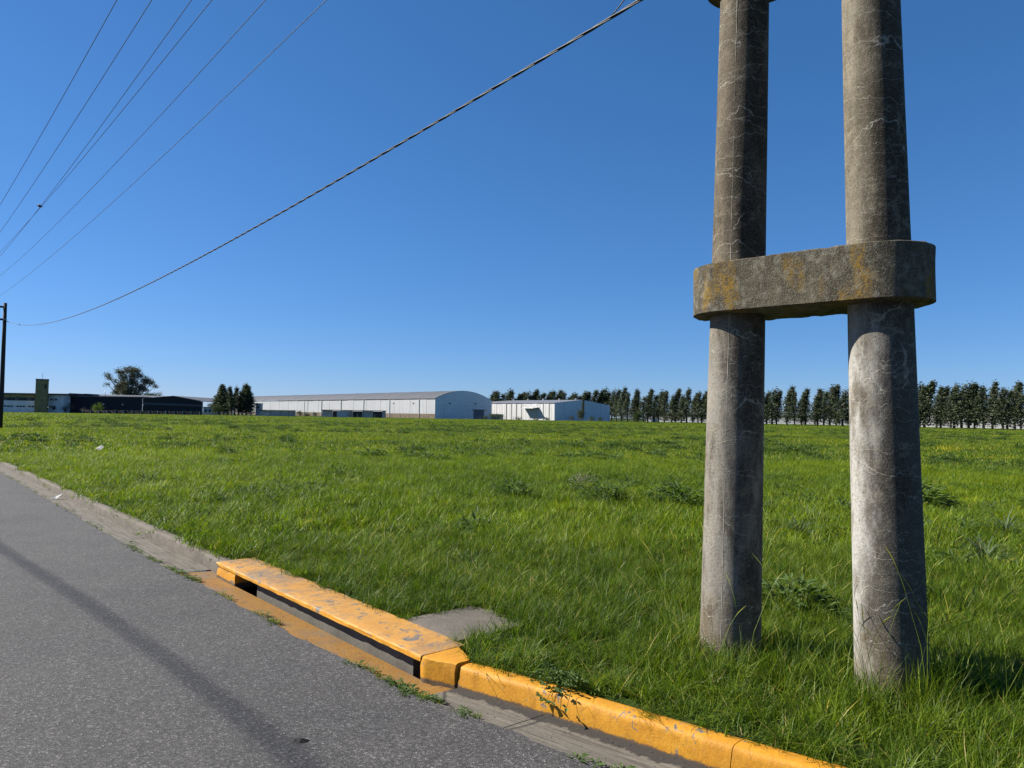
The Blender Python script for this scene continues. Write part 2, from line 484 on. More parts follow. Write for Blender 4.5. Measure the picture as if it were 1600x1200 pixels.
def nback(s):
    s = np.asarray(s, float)
    b = nb(s) + .132
    return np.where((s > DS0) & (s < DS1), BACK, b)

def fz(s, n):
    """height of the field's ground"""
    s = np.asarray(s, float); n = np.asarray(n, float)
    k = np.clip((n - nback(s)) / 2.5, 0, 1)
    dist = np.hypot(s, n)
    k2 = np.clip((dist - 14) / 40, 0, 1)
    k3 = 1 - np.clip((dist - 150) / 120, 0, 1)
    return .118 + k * (.05 * (fbm(s * .6, n * .6, 3) - .45)) + k2 * k3 * (.34 * (fbm(s * .09, n * .09, 9, 5) - .5))

def spaced(a, b, first, ratio, mx):
    out = [a]; st = first
    while out[-1] < b:
        out.append(min(b, out[-1] + st)); st = min(mx, st * ratio)
    return out

def build_field():
    sp = spaced(7.87, 3000, .25, 1.06, 200)
    sn = [-x for x in spaced(-3.7, 400, .25, 1.12, 60)][::-1]
    sv = sorted(set([round(x, 4) for x in sn + list(np.arange(3.9, 7.8, .25)) + [3.779, 3.781, 7.859, 7.861] + sp]))
    tv = spaced(0, 3000, .15, 1.075, 150)
    S, T = np.meshgrid(np.array(sv), np.array(tv), indexing='ij')
    Nn = nback(S) + T
    Z = fz(S, Nn)
    X, Y = W(S, Nn)
    vs = np.stack([X.ravel(), Y.ravel(), Z.ravel()], 1)
    a, b = len(sv), len(tv)
    fs = [(i * b + j, (i + 1) * b + j, (i + 1) * b + j + 1, i * b + j + 1) for i in range(a - 1) for j in range(b - 1)]
    tag(pydata('field', vs, fs, M['soil'], smooth=True), kind='structure')
build_field()

def strip(name, sv, f0, f1, z0, z1, mat, parent=None, cols=4, skirt=None):
    vs = []; fs = []; uv = []
    rows = cols + 1 + (1 if skirt is not None else 0)
    for s in sv:
        a, b = f0(s), f1(s)
        for j in range(cols + 1):
            t = j / cols
            vs.append(V(s, a + (b - a) * t, z0 + (z1 - z0) * t)); uv.append((s, t))
        if skirt is not None:
            vs.append(V(s, b + .004, skirt)); uv.append((s, 1))
    for i in range(len(sv) - 1):
        for j in range(rows - 1):
            fs.append((i * rows + j, i * rows + j + 1, (i + 1) * rows + j + 1, (i + 1) * rows + j))
    me = bpy.data.meshes.new(name); me.from_pydata([tuple(v) for v in vs], [], fs)
    ul = me.uv_layers.new(name='UVMap')
    li = np.zeros(len(me.loops), dtype=np.int32); me.loops.foreach_get('vertex_index', li)
    ul.data.foreach_set('uv', np.array(uv)[li].ravel())
    me.update()
    return link_mesh(name, me, mat, parent)

# asphalt carriageway with a ragged edge lying on the gutter
ROADW = 7.4
svr = [-x for x in spaced(1, 400, .3, 1.1, 40)][::-1] + list(np.arange(-.95, 14, .045)) + spaced(14, 3000, .1, 1.04, 150)
def road_edge(s):
    return float(na(s) + .016 * (vnoise(s * 7, 0, 5) - .5) * 2 + .03 * (vnoise(s * 1.7, 0, 8) - .5) + .008 * (vnoise(s * 23, 3, 8) - .5))
tag(strip('road', svr, lambda s: float(na(s)) - ROADW, road_edge, .012, .012, M['asphalt'], cols=6, skirt=-.02), kind='structure')
tag(strip('far_verge', spaced(-400, 3000, 5, 1.0, 5)[::20] + [3000], lambda s: float(na(s)) - 3000, lambda s: float(na(s)) - ROADW - .62, .12, .12, M['soil'], cols=8), kind='structure')

# gutter slabs
gut = tag(empty('gutter', V(10, 2.5, 0)), kind='structure')
def child_world(o, parent):
    o.parent = parent
    o.matrix_parent_inverse = Matrix.Translation(-Vector(parent.location)) if not any(parent.rotation_euler) else (Matrix.Translation(parent.location) @ Euler(parent.rotation_euler).to_matrix().to_4x4()).inverted()
    return o
joints = [-30, -14, -6, -2.2, .6, 3.10, 3.75]
jl = [8.19, 13.4, 18.6, 23.6, 28.6, 33.6, 38.6, 44, 50, 57, 65, 75, 90, 120, 400]
for js in (joints, jl):
    for a, b in zip(js[:-1], js[1:]):
        st = .06 if b < 20 and a > -7 else 1.0
        g = .004
        sv = list(np.arange(a + g, b - g, st)) + [b - g]
        tilt = .004 * (random.random() - .5)
        o = strip('gutter_slab', sv, lambda s: float(na(s)) - .12, lambda s: float(nb(s)) + .01, .004, -.006 + tilt, M['gutter'], cols=5)
        child_world(o, gut)

def kerb_piece(a, b, mat, parent, name='kerb_stone', g=.005):
    """precast kerb length: battered face, rounded arris, flat top"""
    prof = [(0.0, -.05), (0.0, .0), (.006, .045), (.012, .088), (.017, .106), (.026, .119), (.042, .126), (.075, .129), (.10, .129), (.128, .126), (.137, .116), (.139, -.05)]
    st = .05 if (a > -3 and b < 15) else (.25 if b < 60 else 3.0)
    sv = list(np.arange(a + g, b - g, st)) + [b - g]
    dz = .004 * (random.random() - .5); dn = .005 * (random.random() - .5)
    vs = []; fs = []; uv = []
    k = len(prof)
    for i, s in enumerate(sv):
        e = 1.0
        dd = min(s - a, b - s)
        if dd < .012 and g > .003: e = .975
        for j, (pn, pz) in enumerate(prof):
            nz = .0
            if 1 < j < 9:
                nz = .007 * (float(vnoise(s * 9, j * 1.3, 4)) - .5) + .008 * (float(vnoise(s * 18, j * 2.1, 6)) - .5)
                c = float(vnoise(s * 2.3, 40 + j * .5, 6))
                if 3 <= j <= 5 and c > .80: nz -= (c - .80) * .09
            vs.append(V(s, float(nb(s)) + dn + pn - nz * .8 + (.0 if e == 1 else .004), (pz + nz * .35 if pz > 0 else pz) * (e if j < 10 else 1) + dz))
            uv.append((s, j / k))
    for i in range(len(sv) - 1):
        for j in range(k - 1):
            fs.append((i * k + j, i * k + j + 1, (i + 1) * k + j + 1, (i + 1) * k + j))
    fs.append(tuple(range(k))[::-1]); fs.append(tuple((len(sv) - 1) * k + j for j in range(k)))
    o = pydata(name, vs, fs, mat, smooth=True)
    o.data.set_sharp_from_angle(angle=R(45))
    child_world(o, parent)
    return o
kerb = tag(empty('kerb', V(10, 2.8, 0)), kind='structure')
for a, b in zip([7.86, 8.50, 13.5, 18.7, 23.7, 28.7, 33.7, 38.7, 44, 50, 57, 65, 75, 90, 120], [8.50, 13.5, 18.7, 23.7, 28.7, 33.7, 38.7, 44, 50, 57, 65, 75, 90, 120, 400]):
    kerb_piece(a, b, M['kerb'], kerb)
ykerb = tag(empty('yellow_kerb', V(2.5, 3.1, 0)), kind='structure')
for a, b in zip([-30, -14, -6, -2.0, .55, 2.02, 3.04], [-14, -6, -2.0, .55, 2.02, 3.04, 3.76]):
    kerb_piece(a, b, M['yellow'], ykerb, g=.009 if a > 3.02 else .0018)
# kerb on the far side of the street
fk = tag(empty('opposite_kerb', V(10, -5, 0)), kind='structure')
for k in range(14):
    a = -12 + 8 * k; b = a + 7.99
    sv = np.linspace(a, b, 9); vs = []; fs = []
    for s in sv:
        n0 = float(na(s)) - ROADW
        for pn, pz in ((0, -.02), (-.44, -.02), (-.45, .13), (-.61, .13), (-.62, -.02)):
            vs.append(V(s, n0 + pn, pz))
    for i in range(8):
        for j in range(4): fs.append((i * 5 + j, i * 5 + j + 1, (i + 1) * 5 + j + 1, (i + 1) * 5 + j))
    child_world(pydata('kerb_stone', vs, fs, M['kerb']), fk)

# ------------------------------------------------------------------ storm drain inlet
drain = tag(empty('storm_drain', V(6, 2.9, 0)), 'long kerbside storm drain inlet with a worn yellow painted concrete top slab and dark slot', 'storm drain')
def sn_block(name, s0, s1, nf, nbk, z0, z1, mat, parent=drain, st=.05, rough=.006, rnd=.018, seed=0):
    """a cast block along the kerb, front arris rounded, faces slightly uneven"""
    sv = list(np.arange(s0, s1, st)) + [s1]
    h = z1 - z0
    prof = [(0, 0), (0, .35), (0, .7), (rnd * .3, 1 - rnd * .35 / h), (rnd, 1), (.3, 1), (.6, 1), (1, 1), (1, 0)]
    vs = []; fs = []; k = len(prof)
    for i, s in enumerate(sv):
        a = nf(s) if callable(nf) else nf
        b = nbk(s) if callable(nbk) else nbk
        for j, (pn, pz) in enumerate(prof):
            nn = a + (pn if 2 < j < 5 else pn * (b - a))
            e1 = rough * (float(vnoise(s * 11, j * 1.7 + seed, 14)) - .5) * 2
            e2 = rough * .5 * (float(vnoise(s * 40, j * 1.7 + seed, 15)) - .5) * 2
            if j == 7: nn += e1 * 1.2
            vs.append(V(s, nn + (e1 + e2 if j < 5 else 0), z0 + pz * h + ((e1 + e2) * .5 if 2 < j < 8 else 0)))
    for i in range(len(sv) - 1):
        for j in range(k):
            j2 = (j + 1) % k
            fs.append((i * k + j, i * k + j2, (i + 1) * k + j2, (i + 1) * k + j))
    fs.append(tuple(range(k))[::-1]); fs.append(tuple((len(sv) - 1) * k + j for j in range(k)))
    o = pydata(name, vs, fs, mat, smooth=False)
    bmx = bmesh.new(); bmx.from_mesh(o.data); bmesh.ops.recalc_face_normals(bmx, faces=bmx.faces); bmx.to_mesh(o.data); bmx.free()
    o.data.polygons.foreach_set('use_smooth', [True] * len(o.data.polygons)); o.data.set_sharp_from_angle(angle=R(32))
    child_world(o, parent)
    return o
ZT = .141
sl = sn_block('top_slab', 4.03, 7.85, lambda s: nfront(s) - .004, BACK, .104, ZT, [M['yellow_top'], M['yellow']], rough=.0035, rnd=.012)
# front lip of the slab carries fresher, brighter paint than its walked-on top
for p in sl.data.polygons:
    if abs(p.normal.z) < .75 and p.center.z > .1: p.material_index = 1
sn_block('end_block', 3.772, 4.025, lambda s: nfront(s) - .004 + max(0, 3.99 - s) * .40, lambda s: BACK - .16 + (s - 3.77) * .4, -.05, ZT - .003, M['yellow'], rough=.005, rnd=.026, seed=5, st=.018)
sn_block('end_block', 7.33, 7.835, lambda s: nfront(s) + .001, BACK - .06, -.05, .103, M['yellow'], rough=.006, seed=9)
sn_block('throat_wall', 4.22, 6.93, lambda s: nfront(s) + .070, lambda s: nfront(s) + .15, -.30, .103, M['inner'], rough=.003, rnd=.002, seed=2)
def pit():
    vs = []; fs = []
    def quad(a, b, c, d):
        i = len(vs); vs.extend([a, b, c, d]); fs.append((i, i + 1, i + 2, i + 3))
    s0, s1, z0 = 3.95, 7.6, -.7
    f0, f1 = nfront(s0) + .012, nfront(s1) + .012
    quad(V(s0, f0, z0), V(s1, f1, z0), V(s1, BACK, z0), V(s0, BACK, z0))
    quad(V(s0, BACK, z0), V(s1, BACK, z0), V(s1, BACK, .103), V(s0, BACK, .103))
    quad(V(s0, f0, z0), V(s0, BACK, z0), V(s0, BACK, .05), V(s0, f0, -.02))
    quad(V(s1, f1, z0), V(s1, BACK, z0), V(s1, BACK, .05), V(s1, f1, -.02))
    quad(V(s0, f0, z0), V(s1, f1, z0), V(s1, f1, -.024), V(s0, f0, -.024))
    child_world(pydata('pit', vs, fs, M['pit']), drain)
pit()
o = strip('apron', list(np.arange(3.755, 8.2, .05)) + [8.19], lambda s: float(na(s)) - .12, lambda s: float(min(nfront(s) + .012, nb(s)) if 3.9 < s < 7.8 else nb(s) + .01), .005, -.022, M['yellow_dirty'], cols=6)
child_world(o, drain)

# inspection cover in the grass behind the slab
cov = sn_block('inspection_cover', 4.15, 4.84, BACK + .015, 3.80, .06, .136, M['cover'], parent=kerb, rough=.004, seed=3)
mw = cov.matrix_world.copy(); cov.parent = None
cov.matrix_parent_inverse = Matrix.Identity(4)
tag(cov, 'flat grey square concrete cover half hidden by grass behind the yellow drain slab', 'cover')

# ------------------------------------------------------------------ double concrete pole
PL = Vector((1.508, 5.0, .12)); PR = Vector((2.277, 4.35, .12))
ax = (PR - PL); ax.z = 0; span = ax.length; ax.normalize()
lean = .0215
dp = tag(empty('double_utility_pole', (PL + PR) / 2), 'weathered concrete double utility pole joined by a lichen stained clamp, standing in tall grass', 'utility pole')
POLE_H = 10.3
def pole_centre(which, z):
    b, sgn = (PL, 1) if which == 0 else (PR, -1)
    return Vector((b.x, b.y, 0)) + ax * (lean * z * sgn)
def pole_r(z): return .203 - .0088 * z
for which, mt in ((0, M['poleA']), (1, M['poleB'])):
    seg = 56; zs = list(np.arange(-.3, POLE_H + .01, .12))
    vs = []; fs = []
    for i, z in enumerate(zs):
        c = pole_centre(which, z)
        for k in range(seg):
            an = 2 * math.pi * k / seg
            rr = pole_r(z) + .0035 * (float(vnoise(k * .35 if k < seg / 2 else (seg - k) * .35, z * 1.3, 21 + which)) - .5)
            vs.append(Vector((c.x + rr * math.cos(an), c.y + rr * math.sin(an), z)))
    for i in range(len(zs) - 1):
        for k in range(seg):
            a = i * seg + k; b = i * seg + (k + 1) % seg
            fs.append((a, b, b + seg, a + seg))
    fs.append(tuple((len(zs) - 1) * seg + k for k in range(seg)))
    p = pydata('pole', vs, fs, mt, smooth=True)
    child_world(p, dp)
    if which == 0:
        p['label'] = 'browner pole with a straight mould seam'
        sv = []; sf = []
        zz = list(np.arange(-.1, POLE_H, .05))
        for i, z in enumerate(zz):
            c = pole_centre(0, z)
            an = R(-73 - 90 + 39) + .006 * math.sin(z * 3) + .01 * (float(vnoise(z * 6, 0, 3)) - .5)
            out = Vector((math.cos(an), math.sin(an), 0)); tn = Vector((-math.sin(an), math.cos(an), 0))
            hh = .0005 + .0018 * float(vnoise(z * 9, 2, 3)); ww = .0035 + .003 * float(vnoise(z * 5, 5, 3))
            r0 = pole_r(z)
            for q in (c + out * (r0 - .004) - tn * ww, c + out * (r0 + hh), c + out * (r0 - .004) + tn * ww):
                sv.append(Vector((q.x, q.y, z)))
        for i in range(len(zz) - 1):
            for k in range(2): sf.append((i * 3 + k, i * 3 + k + 1, i * 3 + 4 + k, i * 3 + 3 + k))
        child_world(pydata('mould_seam', sv, sf, simple('seam_concrete', (.42, .39, .33), .95, .5, 12)), p)

def clamp(z0, z1, name='clamp', mar=.118):
    """stadium shaped concrete collar round both poles, with crumbled edges"""
    zc = (z0 + z1) / 2
    ca, cb = pole_centre(0, zc), pole_centre(1, zc)
    c = (ca + cb) / 2; half = (cb - ca).length / 2
    r = pole_r(zc) + mar
    side = Vector((-ax.y, ax.x, 0))
    outline = []
    nseg = 26
    for k in range(nseg + 1):
        an = -math.pi / 2 + math.pi * k / nseg
        outline.append((half + r * math.cos(an), r * math.sin(an)))
    for t in np.linspace(0, 1, 22)[1:-1]: outline.append((half - 2 * half * t, r))
    for k in range(nseg + 1):
        an = math.pi / 2 + math.pi * k / nseg
        outline.append((-half + r * math.cos(an), r * math.sin(an)))
    for t in np.linspace(0, 1, 22)[1:-1]: outline.append((-half + 2 * half * t, -r))
    L = len(outline)
    rows = [(0, .0), (.0, .012), (0, .05), (0, .12), (0, .19), (0, .26), (0, .31), (0, z1 - z0 - .012), (0, z1 - z0)]
    vs = []; fs = []
    def pt(u, v, z): q = c + ax * u + side * v; return Vector((q.x, q.y, z))
    for i, (d, z) in enumerate(rows):
        for k, (u, v) in enumerate(outline):
            e = .006 * (float(vnoise(k * .7, z * 9, 31)) - .5)
            if i in (0, len(rows) - 1):
                e -= .012 + .012 * float(vnoise(k * 1.9, i, 33))
            ln = math.hypot(u - math.copysign(min(abs(u), half), u), v) or 1
            nu, nv = (u - math.copysign(min(abs(u), half), u)) / ln, v / ln
            zz = z0 + z
            if i == 0: zz += .010 * float(vnoise(k * 1.3, 1, 34)) + (.012 if float(vnoise(k * .9, 7, 39)) > .8 else 0)
            if i == len(rows) - 1: zz -= .008 * float(vnoise(k * 1.1, 2, 34))
            vs.append(pt(u + nu * e, v + nv * e, zz))
    m_ = len(rows)
    for i in range(m_ - 1):
        for k in range(L):
            a = i * L + k; b = i * L + (k + 1) % L
            fs.append((a, b, b + L, a + L))
    fs.append(tuple(range(L))[::-1]); fs.append(tuple((m_ - 1) * L + k for k in range(L)))
    bm = bmesh.new()
    bv = [bm.verts.new(q) for q in vs]
    for f in fs: bm.faces.new([bv[i] for i in f])
    bmesh.ops.triangulate(bm, faces=[f for f in bm.faces if len(f.verts) > 4])
    o = bm_obj(name, bm, M['clamp'])
    for p_ in o.data.polygons: p_.use_smooth = abs(p_.normal.z) < .6
    o.data.set_sharp_from_angle(angle=R(38))
    child_world(o, dp)
clamp(2.425, 2.770)
clamp(4.715, 5.03, mar=.10)
clamp(6.75, 7.05, mar=.09)
clamp(8.75, 9.05, mar=.08)
# crossarm high above, out of the photograph's frame, that the six wires leave from
TW = R(41.5)
DW = np.array([-math.sin(TW), math.cos(TW)]); NW = np.array([math.cos(TW), math.sin(TW)])
pc = (pole_centre(0, 9.9) + pole_centre(1, 9.9)) / 2
arm = box('crossarm', (0, 0, 0), (3.4, .16, .20), M['clamp'])
arm.location = (pc.x, pc.y, 9.62); arm.rotation_euler = (0, 0, TW)
bpy.context.view_layer.update()
child_world(arm, dp)

# ------------------------------------------------------------------ wires
def ray(x, y):
    return _f * F + _r * (x - 800) - _v * (y - 600)
# measured lines of the six conductors (lateral offset c in the wire frame, parabola z(s))
WPTS = [[(183, 0), (125, 102), (42, 250), (0, 320)], [(237, 0), (77, 250), (0, 363)], [(300, 0), (250, 68), (118, 250), (62, 325), (0, 400)],
        [(331, 0), (250, 100), (128, 250), (62, 325), (0, 394)], [(415, 0), (240, 191), (186, 250), (0, 431)], [(510, 0), (248, 250), (0, 462)]]
names = ['outermost left thin wire of the six crossing the upper left sky', 'second thin wire from the left in the upper left sky',
         'third thin wire from the left, the one the dark bird sits on', 'fourth thin wire, running close beside the wire with the bird',
         'fifth thin wire from the left, second above the thick twisted cable', 'sixth thin wire, nearest above the thick twisted cable']
wire_fn = []
for w_, lab in zip(WPTS, names):
    r0 = ray(*w_[0]); k = 7.3 / r0.z
    c = (r0.x * k) * NW[0] + (r0.y * k) * NW[1]
    S = []; Z = []
    for q in w_:
        rr = ray(*q); k = c / (rr.x * NW[0] + rr.y * NW[1])
        S.append((rr.x * k) * DW[0] + (rr.y * k) * DW[1]); Z.append(CZ + rr.z * k)
    co = np.polyfit(S, Z, 2)
    wire_fn.append((c, co))
    pts = []
    for s in np.linspace(2.0, 62, 60):
        x, y = s * DW + c * NW
        pts.append((x, y, float(np.polyval(co, s))))
    tag(tube('overhead_wire', pts, .0068, M['wire'], seg=6), lab, 'wire', None)
    # insulator on the crossarm carrying it
    bx, by = 2.0 * DW + c * NW
    prof = [(.02, 0), (.055, .02), (.03, .05), (.06, .07), (.03, .10), (.05, .12), (.015, .16)]
    vs = []; fs = []
    for r_, z_ in prof:
        for kk in range(10): vs.append((r_ * math.cos(kk * .6283), r_ * math.sin(kk * .6283), z_))
    for i in range(len(prof) - 1):
        for kk in range(10): fs.append((i * 10 + kk, i * 10 + (kk + 1) % 10, i * 10 + 10 + (kk + 1) % 10, i * 10 + 10 + kk))
    ins = pydata('insulator', vs, fs, M['ceramic'], smooth=True, loc=(bx, by, float(np.polyval(co, 2.0)) - .16))
    bpy.context.view_layer.update()
    child_world(ins, dp)

# dark bird on the third wire
def bird():
    c, co = wire_fn[2]
    rr = ray(62, 325); k = c / (rr.x * NW[0] + rr.y * NW[1])
    s = (rr.x * k) * DW[0] + (rr.y * k) * DW[1]
    x, y = s * DW + c * NW; z = float(np.polyval(co, s))
    root = tag(empty('bird', (x, y, z), 0), 'small dark bird perched on a thin wire in the upper left sky', 'bird')
    mt = simple('dark_feathers', (.035, .03, .03), .7, .3, 30)
    # body: beak tip .. head .. breast .. rump .. tail tip, tilted tail-down to the right
    ring = [(-.165, .002, .055), (-.15, .010, .053), (-.135, .026, .052), (-.115, .034, .05), (-.095, .030, .043), (-.075, .045, .03), (-.04, .062, .018), (0, .068, .01), (.045, .058, .0), (.085, .038, -.012), (.12, .022, -.022), (.16, .016, -.034), (.215, .014, -.05), (.22, .004, -.052)]
    vs = []; fs = []
    for q, r_, zc in ring:
        for kk in range(10):
            a = kk * 2 * math.pi / 10
            fl = .45 if q > .11 else 1
            vs.append((q, r_ * 1.0 * math.cos(a) * (1.5 if q > .11 else 1), zc + .062 + r_ * fl * math.sin(a)))
    for i in range(len(ring) - 1):
        for kk in range(10): fs.append((i * 10 + kk, i * 10 + (kk + 1) % 10, i * 10 + 10 + (kk + 1) % 10, i * 10 + 10 + kk))
    fs.append(tuple(range(10))[::-1]); fs.append(tuple(13 * 10 + kk for kk in range(10)))
    b = pydata('body', vs, fs, mt, root, smooth=True)
    for sg in (-1, 1):
        wv = [(-.06, sg * .062, .10), (.03, sg * .070, .085), (.15, sg * .03, .03), (.06, sg * .066, .045), (-.04, sg * .066, .06), (.03, sg * .056, .07)]
        pydata('wing', wv, [(0, 1, 2, 3, 4), (0, 5, 1), (1, 5, 2), (2, 5, 3), (3, 5, 4), (4, 5, 0)], mt, root)
        v2, f2 = tube_data([(0, sg * .02, .03), (.0, sg * .018, -.002)], .006, 6)
        pydata('leg', v2, f2, mt, root)
    root.rotation_euler = (0, 0, R(-8)); root.scale = (.72, .72, .72)
bird()

# thick twisted service cable from the double pole to the far pole
FP = Vector((-36.42, 51.6, .12))
def sag_path(A, B, sag, n):
    out = []
    for t in np.linspace(0, 1, n):
        p = A.lerp(B, t); p.z -= 4 * sag * t * (1 - t); out.append(p)
    return out
A_ = Vector((1.50, 4.86, 5.02)); B_ = Vector((-36.22, 51.5, 7.95))
path = sag_path(A_, B_, 1.17, 900)
# denser where it is near the camera
tt = np.concatenate([np.linspace(0, .35, 620, endpoint=False), np.linspace(.35, 1, 200)])
def cab(t):
    p = A_.lerp(B_, t); p.z -= 4 * 1.17 * t * (1 - t); return p
tc = tag(empty('twisted_cable', A_), 'thick black twisted cable sagging from the double pole down to the far left pole', 'cable')
for st in range(3):
    pts = []
    for t in tt:
        p = cab(t); dist = t * 60.
        a = dist * 2 * math.pi / .95 + st * 2.094
        tn = (cab(min(1, t + .001)) - cab(max(0, t - .001))).normalized()
        s1 = tn.cross(Vector((0, 0, 1))).normalized(); s2 = tn.cross(s1)
        pts.append(p + (s1 * math.cos(a) + s2 * math.sin(a)) * .0075)
    child_world(tube('strand', pts, .0068, M['cable'], seg=6), tc)
for t0, ln in ((.835, .10), (.985, .25), (.97, .12)):
    child_world(tube('splice', [cab(t0), cab(t0 + ln / 60)], .035, M['cable'], seg=8), tc)
tail = [cab(.0198) + Vector((0, 0, .008)), cab(.0188) + Vector((0, 0, .03)), cab(.016) + Vector((.0, 0, .12)), cab(.008) + Vector((0, 0, .36)), cab(.0) + Vector((.02, .05, .62))]
tag(tube('tie_wire', tail, .005, M['cable'], seg=6), 'short thin wire leaving the thick twisted cable near the top edge', 'wire')
hook = tag(tube('cable_hook', [A_ + Vector((.02, .05, 0)), A_, A_ + Vector((-.08, .08, -.01))], .014, M['steel'], seg=8), 'steel hook holding the twisted cable to the double pole', 'hook')

# power line of the other side of the street, whose shadow falls across the road
sh = [(10.83, 1.10), (7.43, 1.40), (4.92, 1.55), (3.35, 1.62)]
off = sun_dir / math.tan(SUN_EL) / math.cos(SUN_EL)
pts = []
for s in np.linspace(-14, 60, 60):
    H = 10.5 + .0009 * (s - 20) ** 2
    n_ = float(np.interp(s, [-14, 3.35, 4.92, 7.43, 10.83, 60], [1.4, 1.62, 1.55, 1.40, 1.10, -1.6]))
    p = V(s, n_, 0.012) + Vector((sun_dir.x, sun_dir.y, 0)) * (H / sun_dir.z) + Vector((0, 0, H))
    pts.append(p)
sm = [pts[0]] + [(pts[i - 1] + pts[i] * 2 + pts[i + 1]) / 4 for i in range(1, len(pts) - 1)] + [pts[-1]]
tag(tube('bundled_cable', sm, .024, M['cable'], seg=10), 'thick bundled cable strung above the opposite side of the street', 'cable')

# the far pole at the left edge
fp = tag(empty('utility_pole', FP), 'dark slim utility pole at the left edge of the photo beyond the kerb', 'utility pole')
vs, fs = tube_data([(0.02, 0, -.2), (0.02, 0, 3), (0.0, 0, 6), (-.02, 0, 9.15)], [.155, .145, .13, .112], 14)
pydata('shaft', vs, fs, M['dark_wood'], fp, smooth=True)
for z, ln in ((8.85, 3.6), (7.95, .5)):
    b = box('crossarm', (0, 0, 0), (ln, .11, .13), M['dark_wood'], fp)
    b.location = (-ln / 2 * math.cos(TW) + .02, -ln / 2 * math.sin(TW), z); b.rotation_euler = (0, 0, TW)
for k in range(3):
    b = tube('insulator', [(-(.5 + k * 1.1) * math.cos(TW), -(.5 + k * 1.1) * math.sin(TW), 8.91), (-(.5 + k * 1.1) * math.cos(TW), -(.5 + k * 1.1) * math.sin(TW), 9.12)], .05, M['ceramic'], fp, 8)
v2, f2 = tube_data([(0, 0, 7.93), (0, 0, 8.0)], .128, 12)
pydata('band', v2, f2, M['steel'], fp)

# ------------------------------------------------------------------ far buildings
def hor(px): return 650.5 + (px - 800) * .0157
def X_(px, Y): return (px - 800) / F * Y
def Z_(px, py, Y): return CZ + (hor(px) - py) / F * Y

M['white_clad'] = cladding_mat('white_cladding', (.60, .61, .63), .85, .5, .3)
M['white_clad2'] = cladding_mat('white_cladding_stained', (.74, .74, .74), .5, .5, .2, .5)
M['shade_clad'] = cladding_mat('shaded_white_cladding', (.62, .69, .72), .8, .5, .2, 0, .95)  # shaded copy of the white cladding, blue shade tint painted into its colour
M['roof_grey'] = cladding_mat('grey_roof_sheet', (.165, .165, .17), .5, .55, .5)
M['roof_light'] = cladding_mat('pale_roof_sheet', (.25, .265, .29), .5, .5, .3)
M['brown_base'] = simple('brown_brick_base', (.20, .155, .11), .9, .3, .8)
M['navy'] = cladding_mat('navy_black_cladding', (.016, .018, .028), .7, .6, .3)
M['navy2'] = cladding_mat('grey_band_cladding', (.10, .105, .12), .7, .6, .3)
M['office'] = simple('office_render', (.66, .66, .64), .85, .12, .6, 0, 1.0)
M['olive'] = simple('olive_tower_render', (.23, .19, .085), .9, .25, .5, 0, 1.0)
M['glass'] = simple('dark_window_glass', (.025, .032, .042), .35, .3, .7)
M['door_blue'] = simple('blue_door_paint', (.10, .16, .23), .5, .15, 1)
M['white_paint'] = simple('white_paint', (.62, .62, .62), .6, .08, 2)
M['shed'] = simple('shed_grey_render', (.40, .37, .33), .9, .25, .6, 0, .95)
M['rust'] = simple('rusty_dark_sheet', (.09, .075, .07), .8, .4, .8)
M['post'] = simple('concrete_post', (.45, .43, .38), .9, .2, 3, 0, 1.0)

def bld(name, x, y, rz, label, cat='building'):
    return tag(empty(name, (x, y, .1), rz), label, cat)
def lbox(name, x0, x1, y0, y1, z0, z1, mat, parent):
    vs = [(x0, y0, z0), (x1, y0, z0), (x1, y1, z0), (x0, y1, z0), (x0, y0, z1), (x1, y0, z1), (x1, y1, z1), (x0, y1, z1)]
    fs = [(0, 3, 2, 1), (4, 5, 6, 7), (0, 1, 5, 4), (1, 2, 6, 5), (2, 3, 7, 6), (3, 0, 4, 7)]
    return pydata(name, vs, fs, mat, parent)
def arc_profile(width, eave, peak, n):
    out = []
    for i in range(n + 1):
        t = i / n
        out.append((-width * t, eave + (peak - eave) * (1 - (2 * t - 1) ** 2)))
    return out
def gable_mesh(name, prof, x, th, z0, mat, parent):
    vs = []; k = len(prof)
    for dx in (0, th):
        vs += [(x + dx, y, z) for y, z in prof] + [(x + dx, prof[-1][0], z0), (x + dx, prof[0][0], z0)]
    m = k + 2
    fs = [tuple(range(m)), tuple(range(m, 2 * m))[::-1]] + [(i, (i + 1) % m, m + (i + 1) % m, m + i) for i in range(m)]
    bm = bmesh.new(); bv = [bm.verts.new(v) for v in vs]
    for f in fs: bm.faces.new([bv[i] for i in f])
    return bm_obj(name, bm, mat, parent)
def roof_piece(name, prof, x0, x1, mat, parent, th=.12, over=.0):
    vs = []; k = len(prof)
    for x in (x0, x1):
        vs += [(x, y, z + th) for y, z in prof] + [(x, y, z) for y, z in prof[::-1]]
    m = 2 * k
    fs = [tuple(range(m)), tuple(range(m, 2 * m))[::-1]] + [(i, (i + 1) % m, m + (i + 1) % m, m + i) for i in range(m)]
    bm = bmesh.new(); bv = [bm.verts.new(v) for v in vs]
    for f in fs: bm.faces.new([bv[i] for i in f])
    bmesh.ops.triangulate(bm, faces=[f for f in bm.faces if len(f.verts) > 4])
    return bm_obj(name, bm, mat, parent)

